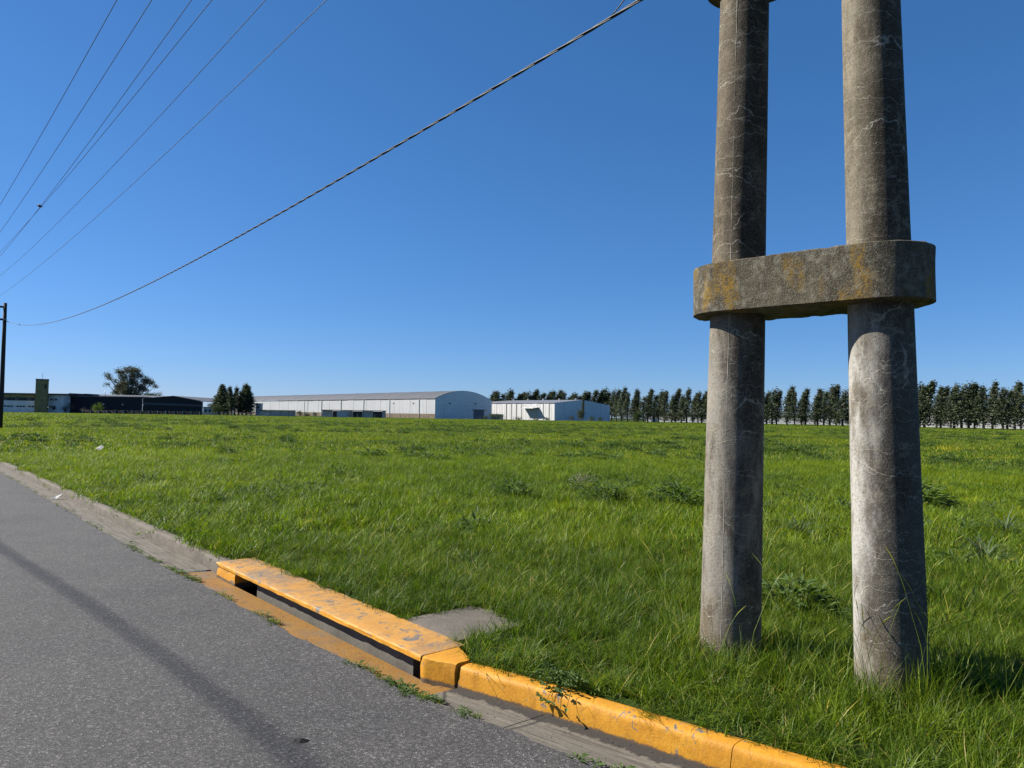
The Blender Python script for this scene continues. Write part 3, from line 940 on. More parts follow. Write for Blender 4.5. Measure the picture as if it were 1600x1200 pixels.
# long white warehouse with curved roof
RZ = R(131)
w1 = bld('long_warehouse', -36.0, 340.0, RZ, 'very long white metal warehouse with a curved grey roof, left of the smaller white warehouse')
L1, Wd1, E1, K1 = 255.0, 34.3, 9.35, 13.5
pr = arc_profile(Wd1, E1, K1, 14)
base_h = 2.2
npn = 36
for i in range(npn):
    a = L1 * i / npn; b = L1 * (i + 1) / npn
    off = .05 * (i % 2) + (.10 if i in (13, 19) else 0)
    lbox('wall_panel', a + .06, b - .06, -.2, -.02 + off, base_h, E1 - (.35 if i in (12, 13, 14, 18, 19) else .12), M['white_clad'], w1)
    roof_piece('roof_sheet', [(y * 1.01 + .3, z + .03 * (i % 3)) for y, z in pr], a + .03, b - .03, M['roof_grey'], w1)
    if i % 5 == 2:
        sk = lbox('skylight', a + 2.4, a + 3.3, -7.6, -2.2, 0, .1, M['roof_light'], w1)
        z0_ = E1 + (K1 - E1) * (1 - (2 * 2.2 / Wd1 - 1) ** 2); z1_ = E1 + (K1 - E1) * (1 - (2 * 7.6 / Wd1 - 1) ** 2)
        for v in sk.data.vertices: v.co.z += (z0_ if v.co.y > -5 else z1_) + .22
lbox('wall_base', 0, L1, -.25, .03, 0, base_h - .02, M['brown_base'], w1)
for x in (13.0, 40.0, 66.5, 92.0, 116.0, 139.0): lbox('downpipe', x, x + .35, .09, .34, .4, E1 - .1, M['white_paint'], w1)
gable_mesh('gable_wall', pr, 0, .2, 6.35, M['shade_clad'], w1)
for i in range(7):
    y1 = -Wd1 * i / 7; y0 = -Wd1 * (i + 1) / 7
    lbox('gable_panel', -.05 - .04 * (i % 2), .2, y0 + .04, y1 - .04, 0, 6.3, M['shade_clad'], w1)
lbox('gable_door', -.16, -.10, -29.5, -23.0, .1, 4.4, M['door_blue'], w1)
lbox('door_canopy', -.9, -.1, -30.5, -22.0, 4.5, 4.7, M['roof_light'], w1)
lbox('rear_wall', 0, L1, -Wd1 - .2, -Wd1, 0, E1, M['white_clad'], w1)
for y, z in ((-8.4, 7.4), (-24.0, 7.5)): lbox('vent', -.2, -.06, y - .45, y + .45, z - .3, z + .3, M['glass'], w1)
for x in (18, 36): lbox('vent', x, x + .9, .08, .16, 7.0, 7.5, M['glass'], w1)

# smaller white warehouse
w2 = bld('white_warehouse', 20.2, 340.0, RZ, 'smaller white warehouse with a canopy on its sunlit side, in front of the tree row')
L2, Wd2, E2, K2 = 62.0, 38.8, 8.15, 10.1
pr2 = [(0, E2), (-Wd2 / 2, K2), (-Wd2, E2 - .3)]
nb2 = 16
for i in range(nb2):
    a = L2 * i / nb2; b = L2 * (i + 1) / nb2
    lbox('wall_panel', a + .07, b - .07, -.2, .0 + .05 * (i % 2), .0, E2 - .05, M['white_clad2'], w2)
    roof_piece('roof_sheet', [(y * 1.01 + .3, z + .02 * (i % 2)) for y, z in pr2], a + .02, b - .02, M['roof_light'], w2)
    if i % 3 == 1: lbox('roof_vent', a + .4, a + 1.4, -Wd2 / 2 - .5, -Wd2 / 2 + .5, K2 + .1, K2 + .85, M['roof_light'], w2)
for k in range(6):
    t0 = k / 6; t1 = (k + 1) / 6
    def zz(t): return E2 + (K2 - E2) * (2 * t) if t < .5 else K2 + (E2 - .3 - K2) * (2 * t - 1)
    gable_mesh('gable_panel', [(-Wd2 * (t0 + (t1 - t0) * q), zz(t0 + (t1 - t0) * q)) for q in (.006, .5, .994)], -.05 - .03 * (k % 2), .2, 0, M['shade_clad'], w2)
lbox('rear_wall', 0, L2, -Wd2 - .2, -Wd2, 0, E2 - .4, M['white_clad'], w2)
lbox('loading_door', 11.5, 20.5, .07, .14, 0, 5.3, M['white_clad2'], w2)
cz = 6.0
vs = [(10.8, .1, cz), (21.2, .1, cz), (21.2, 3.8, cz - .5), (10.8, 3.8, cz - .5), (10.8, .1, cz + .18), (21.2, .1, cz + .18), (21.2, 3.8, cz - .32), (10.8, 3.8, cz - .32)]
pydata('canopy', vs, [(0, 3, 2, 1), (4, 5, 6, 7), (0, 1, 5, 4), (1, 2, 6, 5), (2, 3, 7, 6), (3, 0, 4, 7)], M['white_paint'], w2)
for x in (11.2, 16.0, 20.8):
    v2, f2 = tube_data([(x, 3.6, cz - .4), (x, .1, cz + 1.4)], .06, 6); pydata('canopy_stay', v2, f2, M['steel'], w2)
for x in (3.8, 7.7, 23.3, 27.2, 31.0, 34.9): lbox('downpipe', x - .16, x + .16, .07, .26, .1, E2 - .2, M['post'], w2)
lbox('low_tank', 33.5, 43.5, 3.0, 6.0, 0, 2.6, M['white_paint'], w2)

# low sheds in front of the long warehouse
def shed(px0, px1, pt, pb_, Y, wall, roofm, label, depth=7, cols=0, slope=.4):
    x0, x1 = X_(px0, Y), X_(px1, Y)
    r = bld('low_shed', x0, Y, R(0), label, 'shed')
    wdt = x1 - x0; hh = Z_((px0 + px1) / 2, pt, Y)
    for i in range(max(2, int(wdt / 4))):
        n_ = max(2, int(wdt / 4)); a = wdt * i / n_; b = wdt * (i + 1) / n_
        if cols and i % 2: lbox('opening', a, b, .6, .7, 0, hh - .5, M['glass'], r)
        else: lbox('wall_panel', a + .03, b - .03, 0, .2, 0, hh - .35, wall, r)
        if cols: lbox('column', b - .12, b + .12, -.4, -.1, 0, hh - .4, M['post'], r)
    lbox('side_wall', -.1, .0, 0, depth, 0, hh - .3, wall, r); lbox('side_wall', wdt, wdt + .1, 0, depth, 0, hh - .3, wall, r)
    lbox('roof', -.5, wdt + .5, -.7, depth, hh - .3, hh - .05, roofm, r)
    return r
shed(408, 455, 640.8, 648, 322, M['shed'], M['rust'], 'low grey shed with a dark flat roof just right of the tree clump')
shed(505, 599, 641.0, 650, 318, M['shed'], M['rust'], 'long low open fronted shed with columns before the middle of the long warehouse', cols=1)
wp = tag(link_mesh('white_gatehouse', bpy.data.meshes.new('x')), 'tiny bright white hut in front of the low open fronted shed', 'hut')
bm = bmesh.new(); add_box(bm, (X_(536, 312), 313, 1.35), (4.6, 2.4, 2.7)); add_box(bm, (X_(536, 312), 313, 2.8), (5.0, 2.8, .2))
for q in (-1.3, 1.2): add_box(bm, (X_(536, 312) + q, 311.75, 1.0), (.9, .1, 1.9))
bm.to_mesh(wp.data); bm.free(); wp.data.materials.append(M['white_paint'])
ws = bld('white_hut', X_(400.5, 335), 335, 0, 'small pale hut squeezed between the tree clump and the long warehouse', 'hut')
lbox('wall', 0, 2.2, 0, 3, 0, 5.6, M['white_paint'], ws); lbox('roof', -.2, 2.4, -.2, 3.2, 5.62, 5.8, M['roof_grey'], ws); lbox('window', .7, 1.5, -.06, -.005, 3.4, 4.4, M['glass'], ws)

# dark warehouse on the left
YD = 330.0
x105, x223, x316 = X_(104, YD), X_(223, YD), X_(316.5, YD)
dw = bld('dark_warehouse', x105, YD, 0, 'long navy black warehouse on the left with a gabled right end and a grey band')
wd = x223 - x105; hD = Z_(160, 620.5, YD)
for i in range(10):
    a = wd * i / 10; b = wd * (i + 1) / 10
    lbox('wall_panel', a + .03, b - .03, 0 - .05 * (i % 2), .3, 0, hD - .1, M['navy'], dw)
lbox('roof', -.3, wd + .2, -.4, 20, hD - .08, hD + .35, M['roof_grey'], dw)
roof2 = pydata('upper_roof', [(0, 3, hD + .37), (wd + 8, 3, hD + .37), (wd + 8, 14, hD + 1.1), (0, 14, hD + 1.5)], [(0, 1, 2, 3)], M['roof_grey'], dw)
g0, g1 = wd + .25, x316 - x105
gp = X_(272, YD) - x105
zl, zp, zr = Z_(223, 623.5, YD), Z_(272, 619.8, YD), Z_(316, 628.0, YD)
hb = Z_(223, 629, YD); hb1 = Z_(316, 632.5, YD)
def poly_wall(name, pts, y, th, mat, parent):
    k = len(pts)
    vs = [(x, y, z) for x, z in pts] + [(x, y + th, z) for x, z in pts]
    fs = [tuple(range(k)), tuple(range(k, 2 * k))[::-1]] + [(i, (i + 1) % k, k + (i + 1) % k, k + i) for i in range(k)]
    bm = bmesh.new(); bv = [bm.verts.new(v) for v in vs]
    for f in fs: bm.faces.new([bv[i] for i in f])
    return bm_obj(name, bm, mat, parent)
poly_wall('inner_wall', [(g0 + .1, 0), (g1 - .1, 0), (g1 - .1, zr - .2), (gp, zp - .2), (g0 + .1, zl - .2)], .35, .2, M['navy'], dw)
poly_wall('gable_wall', [(g0, hb + .02), (g1, hb1 + .02), (g1, zr), (gp, zp), (g0, zl)], -.1, .3, M['navy'], dw)
poly_wall('grey_band', [(g0, hb - 1.05), (g1, hb1 - 1.0), (g1, hb1 - .02), (g0, hb - .02)], -.16, .3, M['navy2'], dw)
for i in range(8):
    a = g0 + (g1 - g0) * i / 8; b = g0 + (g1 - g0) * (i + 1) / 8
    lbox('wall_panel', a + .03, b - .03, -.1 - .04 * (i % 2), .2, 0, hb - 1.25 + (hb1 - hb) * (i + .8) / 8, M['navy'], dw)
pydata('gable_roof', [(g0, -.4, zl + .05), (gp, -.4, zp + .05), (gp, 60, zp + .05), (g0, 60, zl + .05), (g1 + .3, -.4, zr + .05), (g1 + .3, 60, zr + .05),
                      (g0, -.4, zl + .3), (gp, -.4, zp + .3), (gp, 60, zp + .3), (g0, 60, zl + .3), (g1 + .3, -.4, zr + .3), (g1 + .3, 60, zr + .3)],
       [(0, 1, 2, 3), (1, 4, 5, 2), (6, 9, 8, 7), (7, 8, 11, 10), (0, 6, 7, 1), (1, 7, 10, 4), (4, 10, 11, 5), (0, 3, 9, 6)], M['roof_grey'], dw)
lbox('corner_post', g1 + .02, g1 + .35, -.2, .2, 0, zr, M['roof_light'], dw)
for px in (163.5, 193): lbox('wall_lamp', X_(px, YD) - x105 - .3, X_(px, YD) - x105 + .3, -.4, -.12, 3.9, 4.5, M['white_paint'], dw)
for px, wv, hv in ((110, 10, 1.0), (133, 9, .9)):
    xx = X_(px, YD) - x105
    poly_wall('roof_hood', [(xx - 3.5, hD + .36), (xx + 3.5, hD + .36), (xx + 2.2, hD + .4 + hv), (xx - 1, hD + .5 + hv), (xx - 2.6, hD + .8)], 1, 6, M['navy'], dw)
tag(tube('mast', [(X_(157, YD), YD + 4, hD - .5), (X_(157, YD), YD + 4, hD + 3.0)], .09, M['steel'], seg=6), 'thin antenna mast above the dark warehouse roof', 'mast')

# office block with a tower
YO = 325.0
ox0, ox1 = X_(-70, YO), X_(103.5, YO)
ob = bld('office_building', ox0, YO, 0, 'pale grey two storey office block with ribbon windows beside the olive tower')
def OZ(py, px=40): return Z_(px, py, YO)
lx = lambda px: X_(px, YO) - ox0
tx0, tx1 = lx(55), lx(76)
lbox('ground_wall', 0, tx0, 0, 10, 0, OZ(636.6), M['office'], ob)
lbox('white_band', 0, tx0, -.25, 10, OZ(634.2), OZ(626.5), M['office'], ob)
lbox('lower_glazing', 0, tx0, .15, 9, OZ(636.6) + .01, OZ(634.2) - .01, M['office'], ob)
for i in range(26):
    a = tx0 * i / 26
    if i % 4 != 3: lbox('window', a + .25, a + tx0 / 26 - .25, -.02, .13, OZ(636.5), OZ(634.5), M['glass'], ob)
lbox('upper_wall', 0, tx0, .3, 10, OZ(626.5) + .01, OZ(621.4) - .01, M['shed'], ob)
for i in range(20):
    a = tx0 * i / 20
    lbox('window', a + .12, a + tx0 / 20 - .12, .1, .28, OZ(626.2), OZ(621.6), M['glass'] if i % 3 else M['roof_grey'], ob)
lbox('fascia', 0, tx0, -.3, 10, OZ(621.4), OZ(616.4), M['olive'], ob)
lbox('roof', -.4, lx(105), -1.0, 12, OZ(616.3), OZ(614.6), M['roof_grey'], ob)
lbox('right_wall', tx1 + .1, lx(100), .2, 10, 0, OZ(616.9), M['office'], ob)
lbox('right_fascia', tx1 + .1, lx(100), .1, .19, OZ(616.8), OZ(616.4), M['roof_light'], ob)
lbox('window', lx(79.5), lx(89.5), .05, .18, OZ(625), OZ(622.6), M['glass'], ob)
lbox('window', lx(82), lx(87), -.02, .045, OZ(624.4), OZ(623.4), M['office'], ob)
lbox('awning', lx(71), lx(88), -.5, .19, OZ(635.4), OZ(634.2), M['roof_grey'], ob)
for a, b in ((71, 74.5), (83, 87.5)): lbox('window', lx(a), lx(b), .04, .18, OZ(639.5), OZ(636), M['glass'], ob)
tw = bld('square_tower', X_(65.8, YO - 3), YO - 3, R(28), 'tall square olive brown tower rising from the office block', 'tower')
hT = Z_(66, 594.5, YO - 3)
for i in range(6):
    a = hT * i / 6; b = hT * (i + 1) / 6
    lbox('tower_stage', -2.3 + .0, 2.3, -2.0, 2.0, a + (.03 if i else 0), b, M['olive'], tw)
lbox('tower_cap', -2.42, 2.42, -2.12, 2.12, hT + .01, hT + .5, M['rust'], tw)
lbox('louvre', 1.0, 1.9, -2.06, -2.01, hT - 3.9, hT - 1.9, M['rust'], tw)
lbox('mast', -.06, .06, -.06, .06, hT + .51, hT + 3.2, M['steel'], tw)

# pale buildings in the gap and behind the row of trees
for px0, px1, top, Y, lab in ((318.5, 336, 637.0, 420, 'low white building in the gap between the dark warehouse and the tree clump'),):
    r = bld('white_building', X_(px0, Y), Y, 0, lab)
    ww = X_(px1, Y) - X_(px0, Y); hh = Z_(px0, top, Y)
    lbox('wall', 0, ww, 0, 10, 0, hh, M['white_paint'], r); lbox('roof', -.3, ww + .3, -.3, 10.3, hh + .01, hh + .4, M['roof_light'], r)
    for k in range(3): lbox('window', 1 + k * 2.2, 2.2 + k * 2.2, -.1, -.01, hh * .3, hh * .7, M['glass'], r)
for (pa, Ya), (pb2, Yb), hh, lab in (((1010, 345), (1425, 285), 3.6, 'long low white building glimpsed behind the trees between the white warehouse and the right pole'),
                                     ((1432, 250), (1760, 215), 6.2, 'white building glimpsed through the tree row at the right edge')):
    ax_, ay_ = X_(pa, Ya), Ya; bx_, by_ = X_(pb2, Yb), Yb
    ln = math.hypot(bx_ - ax_, by_ - ay_)
    r = bld('white_building', ax_, ay_, math.atan2(by_ - ay_, bx_ - ax_), lab)
    nn_ = int(ln / 6)
    for k in range(nn_): lbox('wall_panel', ln * k / nn_ + .05, ln * (k + 1) / nn_ - .05, -.04 * (k % 2), .3, 0, hh, M['white_paint'], r)
    lbox('roof', -.5, ln + .5, -.4, 14, hh + .01, hh + .35, M['roof_light'], r)

# post and wire fence along the far side of the field
fence_pts = [(130, 312), (420, 306), (640, 318), (700, 325), (960, 318)]
fe = tag(empty('wire_fence', (X_(130, 312), 312, .1)), 'long fence of thin pale posts along the far side of the field', 'fence')
pp = []
for (p0, y0), (p1, y1) in zip(fence_pts[:-1], fence_pts[1:]):
    A2 = Vector((X_(p0, y0), y0, .1)); B2 = Vector((X_(p1, y1), y1, .1)); n_ = max(2, int((B2 - A2).length / 3.6))
    for k in range(n_): pp.append(A2.lerp(B2, k / n_))
pm = None
for q in pp:
    if pm is None:
        o = lbox('post', -.07, .07, -.07, .07, 0, 1.7, M['post'], fe); pm = o.data
    else: o = link_mesh('post', pm, None, fe)
    o.location = q - Vector(fe.location)
for h_ in (.5, .95, 1.4):
    v2, f2 = tube_data([q - Vector(fe.location) + Vector((0, -.08, h_)) for q in pp], .008, 4)
    pydata('fence_wire', v2, f2, M['steel'], fe)

# ------------------------------------------------------------------ trees
M['conifer'] = foliage_mat('windbreak_needles', (.034, .046, .028), (.115, .14, .072), .15)
M['euca'] = foliage_mat('gum_leaves', (.06, .066, .046), (.20, .195, .13), .2)
M['bushy'] = foliage_mat('bush_leaves', (.028, .05, .016), (.08, .12, .03), .25)
M['limegreen'] = foliage_mat('lime_bush_leaves', (.07, .12, .015), (.18, .26, .04), .3)
M['twiggy'] = foliage_mat('bare_twigs', (.09, .075, .06), (.17, .14, .11), .05)
M['bark'] = simple('tree_bark', (.085, .070, .055), .95, .3, 3)
M['bark_pale'] = simple('pale_bark', (.26, .22, .18), .95, .3, 2)

def cards(name, cen, nor_bias, size, tones, mat, parent=None):
    """leaf sized faces; cen Nx3, size N, tones N"""
    n = len(cen)
    d1 = rng.normal(size=(n, 3)) + nor_bias
    d1 /= np.linalg.norm(d1, axis=1)[:, None]
    d2 = np.cross(d1, rng.normal(size=(n, 3))); d2 /= np.linalg.norm(d2, axis=1)[:, None]
    s = size[:, None]
    v = np.stack([cen - d2 * s * .28, cen + d1 * s * .5 - d2 * s * .1, cen + d1 * s, cen + d1 * s * .45 + d2 * s * .32], 1).reshape(-1, 3)
    me = bpy.data.meshes.new(name)
    me.vertices.add(n * 4); me.vertices.foreach_set('co', v.ravel())
    me.loops.add(n * 4); me.loops.foreach_set('vertex_index', np.arange(n * 4, dtype=np.int32))
    me.polygons.add(n); me.polygons.foreach_set('loop_start', np.arange(0, n * 4, 4, dtype=np.int32))
    me.update(calc_edges=True)
    at = me.attributes.new('tone', 'FLOAT', 'POINT'); at.data.foreach_set('value', np.repeat(tones, 4).astype(np.float32))
    me.materials.append(mat)
    return me

def conifer_meshes(h, rad, seed, density=1.0, low=.10, tops=1):
    rg = np.random.default_rng(seed)
    cen = []; size = []; tone = []
    wob = rg.uniform(-.3, .3, 2)
    limbs = []
    nb_ = int(115 * density)
    for tp in range(tops):
        ox = rg.uniform(-.35, .35) * rad * (tops > 1) * 1.6; hh = h * (1 if tp == 0 else rg.uniform(.78, .95))
        for i in range(nb_ // tops + 8):
            t = low + (1 - low) * rg.random() ** .85
            env = rad * (min(1, (1 - t) * 1.45 + .05) ** .85) * (1 if t > .3 else .55 + 1.5 * t)
            env *= rg.uniform(.35, 1.2)
            an = rg.uniform(0, 6.283)
            bx = ox * min(1, t * 2) + wob[0] * t + env * .62 * math.cos(an); by = wob[1] * t + env * .62 * math.sin(an); bz = t * hh; bx += .9 * t * t * t
            k = int(rg.integers(10, 20))
            sp = .30 + .32 * env
            c = rg.normal(size=(k, 3)) * np.array([sp * .42, sp * .42, .60]) + np.array([bx + .12 * sp, by, bz])
            c[:, 2] += np.hypot(c[:, 0] - bx, c[:, 1] - by) * .35
            cen.append(c); size.append(rg.uniform(.28, .62, k)); tone.append(np.clip(np.full(k, rg.random()) + rg.normal(size=k) * .15, 0, .95))
            if i % 5 == 0: limbs.append(((ox * min(1, t * 2) + wob[0] * t, wob[1] * t, bz - .25), (bx, by, bz + .2)))
        # wispy leader leaning with the wind
        k = 12; tz = np.linspace(.93, 1.03, k)
        c = np.stack([ox + wob[0] + .75 + (tz - .9) * rg.uniform(1, 6), np.full(k, wob[1]), tz * hh], 1) + rg.normal(size=(k, 3)) * .1
        cen.append(c); size.append(np.full(k, .4)); tone.append(np.full(k, .5))
    cen = np.concatenate(cen); size = np.concatenate(size); tone = np.concatenate(tone)
    keep = cen[:, 2] > .7
    crown = cards('crown', cen[keep], np.array([.12, 0, .75]), size[keep], tone[keep], M['conifer'])
    v, f = tube_data([(0, 0, -.3), (0, 0, h * .3), (wob[0] * .6, wob[1] * .6, h * .65), (wob[0] + .7, wob[1], h * .97)], [.20, .15, .09, .03], 7)
    for a, b in limbs:
        v2, f2 = tube_data([a, b], [.05, .02], 4); o_ = len(v); v += v2; f += [tuple(q + o_ for q in ff) for ff in f2]
    me = bpy.data.meshes.new('trunk'); me.from_pydata([tuple(q) for q in v], [], f); me.materials.append(M['bark']); me.update()
    return crown, me
conif = [conifer_meshes(11.5, r_, 50 + i, dn, lo, tp) for i, (r_, dn, lo, tp) in enumerate([(1.45, 1.3, .07, 1), (1.75, 1.3, .10, 2), (1.3, 1.0, .13, 1), (1.95, 1.2, .16, 2), (1.55, .9, .2, 1), (1.6, 1.5, .05, 1), (1.85, 1.1, .11, 2)])]
def place_tree(x, y, h, var, rz, label, group=None, name='windbreak_tree', sx=1.0):
    r = tag(empty(name, (x, y, .08), rz), label, 'tree', group)
    k = h / 11.5
    r.scale = (k * sx, k * sx, k)
    link_mesh('crown', conif[var][0], None, r); link_mesh('trunk', conif[var][1], None, r)
    return r
line_px = [770, 860, 950, 1100, 1250, 1400, 1600, 1800]
line_Y = [398, 392, 385, 262, 236, 214, 187, 168]
def top_py(px): return float(np.interp(px, [765, 800, 870, 950, 1000, 1100, 1200, 1340, 1450, 1600, 1700], [611, 614, 612, 609, 611, 612, 608, 606, 603, 600.5, 599]))
ORD = ['first', 'second', 'third', 'fourth', 'fifth', 'sixth', 'seventh', 'eighth', 'ninth', 'tenth', 'eleventh', 'twelfth', 'thirteenth', 'fourteenth', 'fifteenth', 'sixteenth', 'seventeenth', 'eighteenth', 'nineteenth', 'twentieth', 'twenty-first', 'twenty-second', 'twenty-third', 'twenty-fourth', 'twenty-fifth', 'twenty-sixth', 'twenty-seventh', 'twenty-eighth', 'twenty-ninth', 'thirtieth', 'thirty-first', 'thirty-second', 'thirty-third', 'thirty-fourth', 'thirty-fifth']
segs = [(760, 955, 'dark treetop above the smaller white warehouse, {} from the left'), (955, 1103, 'dark windbreak conifer, {} to the right of the white warehouse'),
        (1103, 1325, 'dark windbreak conifer behind the concrete poles, {} to the right of the left pole'), (1325, 1800, 'dark windbreak conifer behind and right of the right concrete pole, {} from it')]
px = 768.0; i = 0; cnt = [0] * 4
while px < 1690:
    Yt = float(np.interp(px, [768, 955, 975, 1100, 1250, 1400, 1600, 1800], [398, 388, 290, 262, 236, 214, 187, 168]))
    q = next(k for k, sg in enumerate(segs) if sg[0] <= px < sg[1])
    lab = segs[q][2].format(ORD[cnt[q]]); cnt[q] += 1
    step = (2.15 if px > 955 else 2.9) * F / Yt * (.72 + .56 * random.random())
    ztop = Z_(px, top_py(px), Yt) - .1
    h = ztop * (.86 + .17 * random.random())
    place_tree(X_(px, Yt), Yt + random.uniform(-1.2, 1.2), h, (i * 3 + (i // 4)) % 7, random.uniform(-.9, .9), lab, 'conifers of the windbreak row', sx=random.uniform(1.45, 1.85) if px > 955 else 2.1)
    px += step; i += 1
# clump left of the long warehouse
for j, (px, py, Y) in enumerate(((339.5, 616, 331), (345, 607, 334), (351, 605, 330), (357, 606, 336), (363, 607.5, 326), (368, 608, 332), (374, 607, 329), (380, 604, 334), (386, 602, 331), (393, 607, 333))):
    place_tree(X_(px, Y), Y, Z_(px, py, Y), (j * 2 + 1) % 7, j * 1.1, 'dark conifer in the dense clump left of the long warehouse, %s from the left' % ORD[j], 'conifers of the clump', name='conifer', sx=1.9)
place_tree(X_(910.5, 334), 334, Z_(910, 624, 334), 2, .5, 'slim lone conifer standing against the shaded gable of the smaller white warehouse', name='conifer', sx=.95)

def blob_tree(name, x, y, lobes, mat, bark, label, cat, dens=1.0, csize=(.3, .6), trunk_r=.4, seed=1, gaps=.0):
    """lobes: (dx, dy, z, rx, ry, rz) masses of foliage carried on limbs"""
    rg = np.random.default_rng(seed)
    r = tag(empty(name, (x, y, .08)), label, cat)
    cen = []; tone = []
    for (dx, dy, z, rx, ry, rz_) in lobes:
        nclump = max(3, int(26 * dens * (rx * rz_) ** .8 / 3))
        for q in range(nclump):
            u = rg.normal(size=3); u /= np.linalg.norm(u); u *= rg.random() ** .4
            c0 = np.array([dx + u[0] * rx, dy + u[1] * ry, z + u[2] * rz_])
            k = int(rg.integers(10, 26))
            sp = csize[1] * rg.uniform(.6, 1.3)
            cen.append(c0 + rg.normal(size=(k, 3)) * sp * np.array([1, 1, .7])); tone.append(np.clip(rg.random() * .8 + rg.normal(size=k) * .15, 0, .95))
    cen = np.concatenate(cen); tone = np.concatenate(tone)
    keep = cen[:, 2] > .05
    cen = cen[keep]; tone = tone[keep]
    me = cards('crown', cen, np.array([0, 0, .1]), rg.uniform(*csize, len(cen)), tone, mat)
    link_mesh('crown', me, None, r)
    v = []; f = []
    for (dx, dy, z, rx, ry, rz_) in lobes:
        a = Vector((0, 0, -.2)); b = Vector((dx * .25, dy * .25, z * .45)); c = Vector((dx * .8, dy * .8, z * .85)); d = Vector((dx, dy, z + rz_ * .4))
        v2, f2 = tube_data([a, b, c, d], [trunk_r, trunk_r * .6, trunk_r * .28, trunk_r * .08], 6)
        o_ = len(v); v += v2; f += [tuple(q + o_ for q in ff) for ff in f2]
    tm = bpy.data.meshes.new('trunk'); tm.from_pydata([tuple(q) for q in v], [], f); tm.materials.append(bark); tm.update()
    link_mesh('trunk', tm, None, r)
    return r
# big gum tree behind the dark warehouse
YE = 375.0; mpp = YE / F
lob = []
for a, b, rr in ((165, 232, 34), (130, 262, 20), (210, 300, 26), (188, 350, 20), (300, 175, 42), (310, 230, 50), (330, 270, 38), (390, 165, 36), (470, 160, 60), (535, 185, 62), (440, 240, 55), (590, 240, 48), (640, 300, 52), (690, 290, 42), (735, 320, 34), (745, 365, 22), (400, 340, 62), (310, 350, 62), (480, 310, 55), (520, 380, 70), (600, 380, 48), (660, 415, 28), (260, 400, 50), (340, 430, 70), (450, 440, 80), (570, 450, 60), (260, 450, 40)):
    ppx = 150 + a / 8.42; ppy = 560 + b / 8.42
    lob.append(((ppx - 204) * mpp, random.uniform(-3, 3), CZ + (641.1 - ppy) * mpp, rr / 8.42 * mpp, rr / 8.42 * mpp, rr / 8.42 * mpp * .9))
blob_tree('gum_tree', X_(204, YE), YE, lob, M['euca'], M['bark_pale'], 'big spreading grey green gum tree rising behind the dark warehouse', 'tree', 1.7, (.4, .8), .55, 3)
low = [((q - 245) * mpp, random.uniform(-1, 1), Z_(245, 617, YE), 2.2, 2, 1.2) for q in (222, 229, 236, 243)]
blob_tree('distant_tree', X_(238, YE), YE + 8, low, M['bushy'], M['bark'], 'low dark treetop peeping over the dark warehouse roof, right of the gum tree', 'tree', 1.0, (.35, .6), .3, 4)
blob_tree('distant_tree', X_(327, 430), 440, [((q - 327) * .38, 0, Z_(327, 633 + (q % 3) * .5, 430), 2.4, 2, 1.6) for q in (319, 323, 327, 331, 335)], M['conifer'], M['bark'], 'small dark treetops above the low white building in the gap', 'trees', 1.0, (.35, .6), .3, 5)
def bush(px, py, wpx, Y, mat, label, seed, name='bush', cat='bush', dens=1.2):
    m_ = Y / F; h = Z_(px, py, Y); wv = wpx * m_ / 2
    lb = [(random.uniform(-.6, .6) * wv, random.uniform(-.5, .5) * wv, h * random.uniform(.35, .72), wv * .5, wv * .5, h * .3) for _ in range(7)]
    return blob_tree(name, X_(px, Y), Y, lb, mat, M['bark'], label, cat, dens, (.18, .42), .1, seed)
bush(152.5, 629, 17, 322, M['limegreen'], 'round bright green bush in front of the dark warehouse wall', 11)
bush(103, 629, 20, 320, M['twiggy'], 'leafless reddish brown bush by the join of the office and the dark warehouse', 12, dens=.6)
bush(131, 637, 6, 320, M['twiggy'], 'tiny grey bush near the left part of the dark warehouse wall', 13, dens=.7)
bush(344, 631.5, 22, 322, M['bushy'], 'rounded green bush at the foot of the conifer clump', 14)
bush(776, 647, 20, 330, M['bushy'], 'dark green bush at the meeting of the two white warehouses', 15)
bush(907, 639, 15, 330, M['conifer'], 'dark bushy growth at the foot of the slim lone conifer', 16)
bush(894, 648, 7, 330, M['conifer'], 'small dark bush left of the slim lone conifer', 17)
bush(997, 640.5, 18, 262, M['bushy'], 'lighter green bush at the foot of the windbreak right of the white warehouse', 18)
for k, (p_, q_, w_, l_) in enumerate(((812, 652.5, 16, 'left of the canopy of the white warehouse'), (838, 652.5, 14, 'right under the canopy of the white warehouse'), (855, 653, 10, 'by the near corner of the white warehouse'),
                                   (925, 651, 12, 'right of the slim lone conifer'), (938, 653, 8, 'near the right end of the white warehouse gable'), (760, 650, 10, 'at the right end of the long warehouse gable'),
                                   (470, 642, 10, 'just right of the first low shed'), (480, 643, 12, 'midway between the two low sheds'), (494, 643.5, 8, 'just left of the open fronted shed'))):
    bush(p_, q_, w_, 325, M['bushy'], 'low scrubby green bush ' + l_, 30 + k, dens=.9)['group'] = 'scrub along the warehouses'

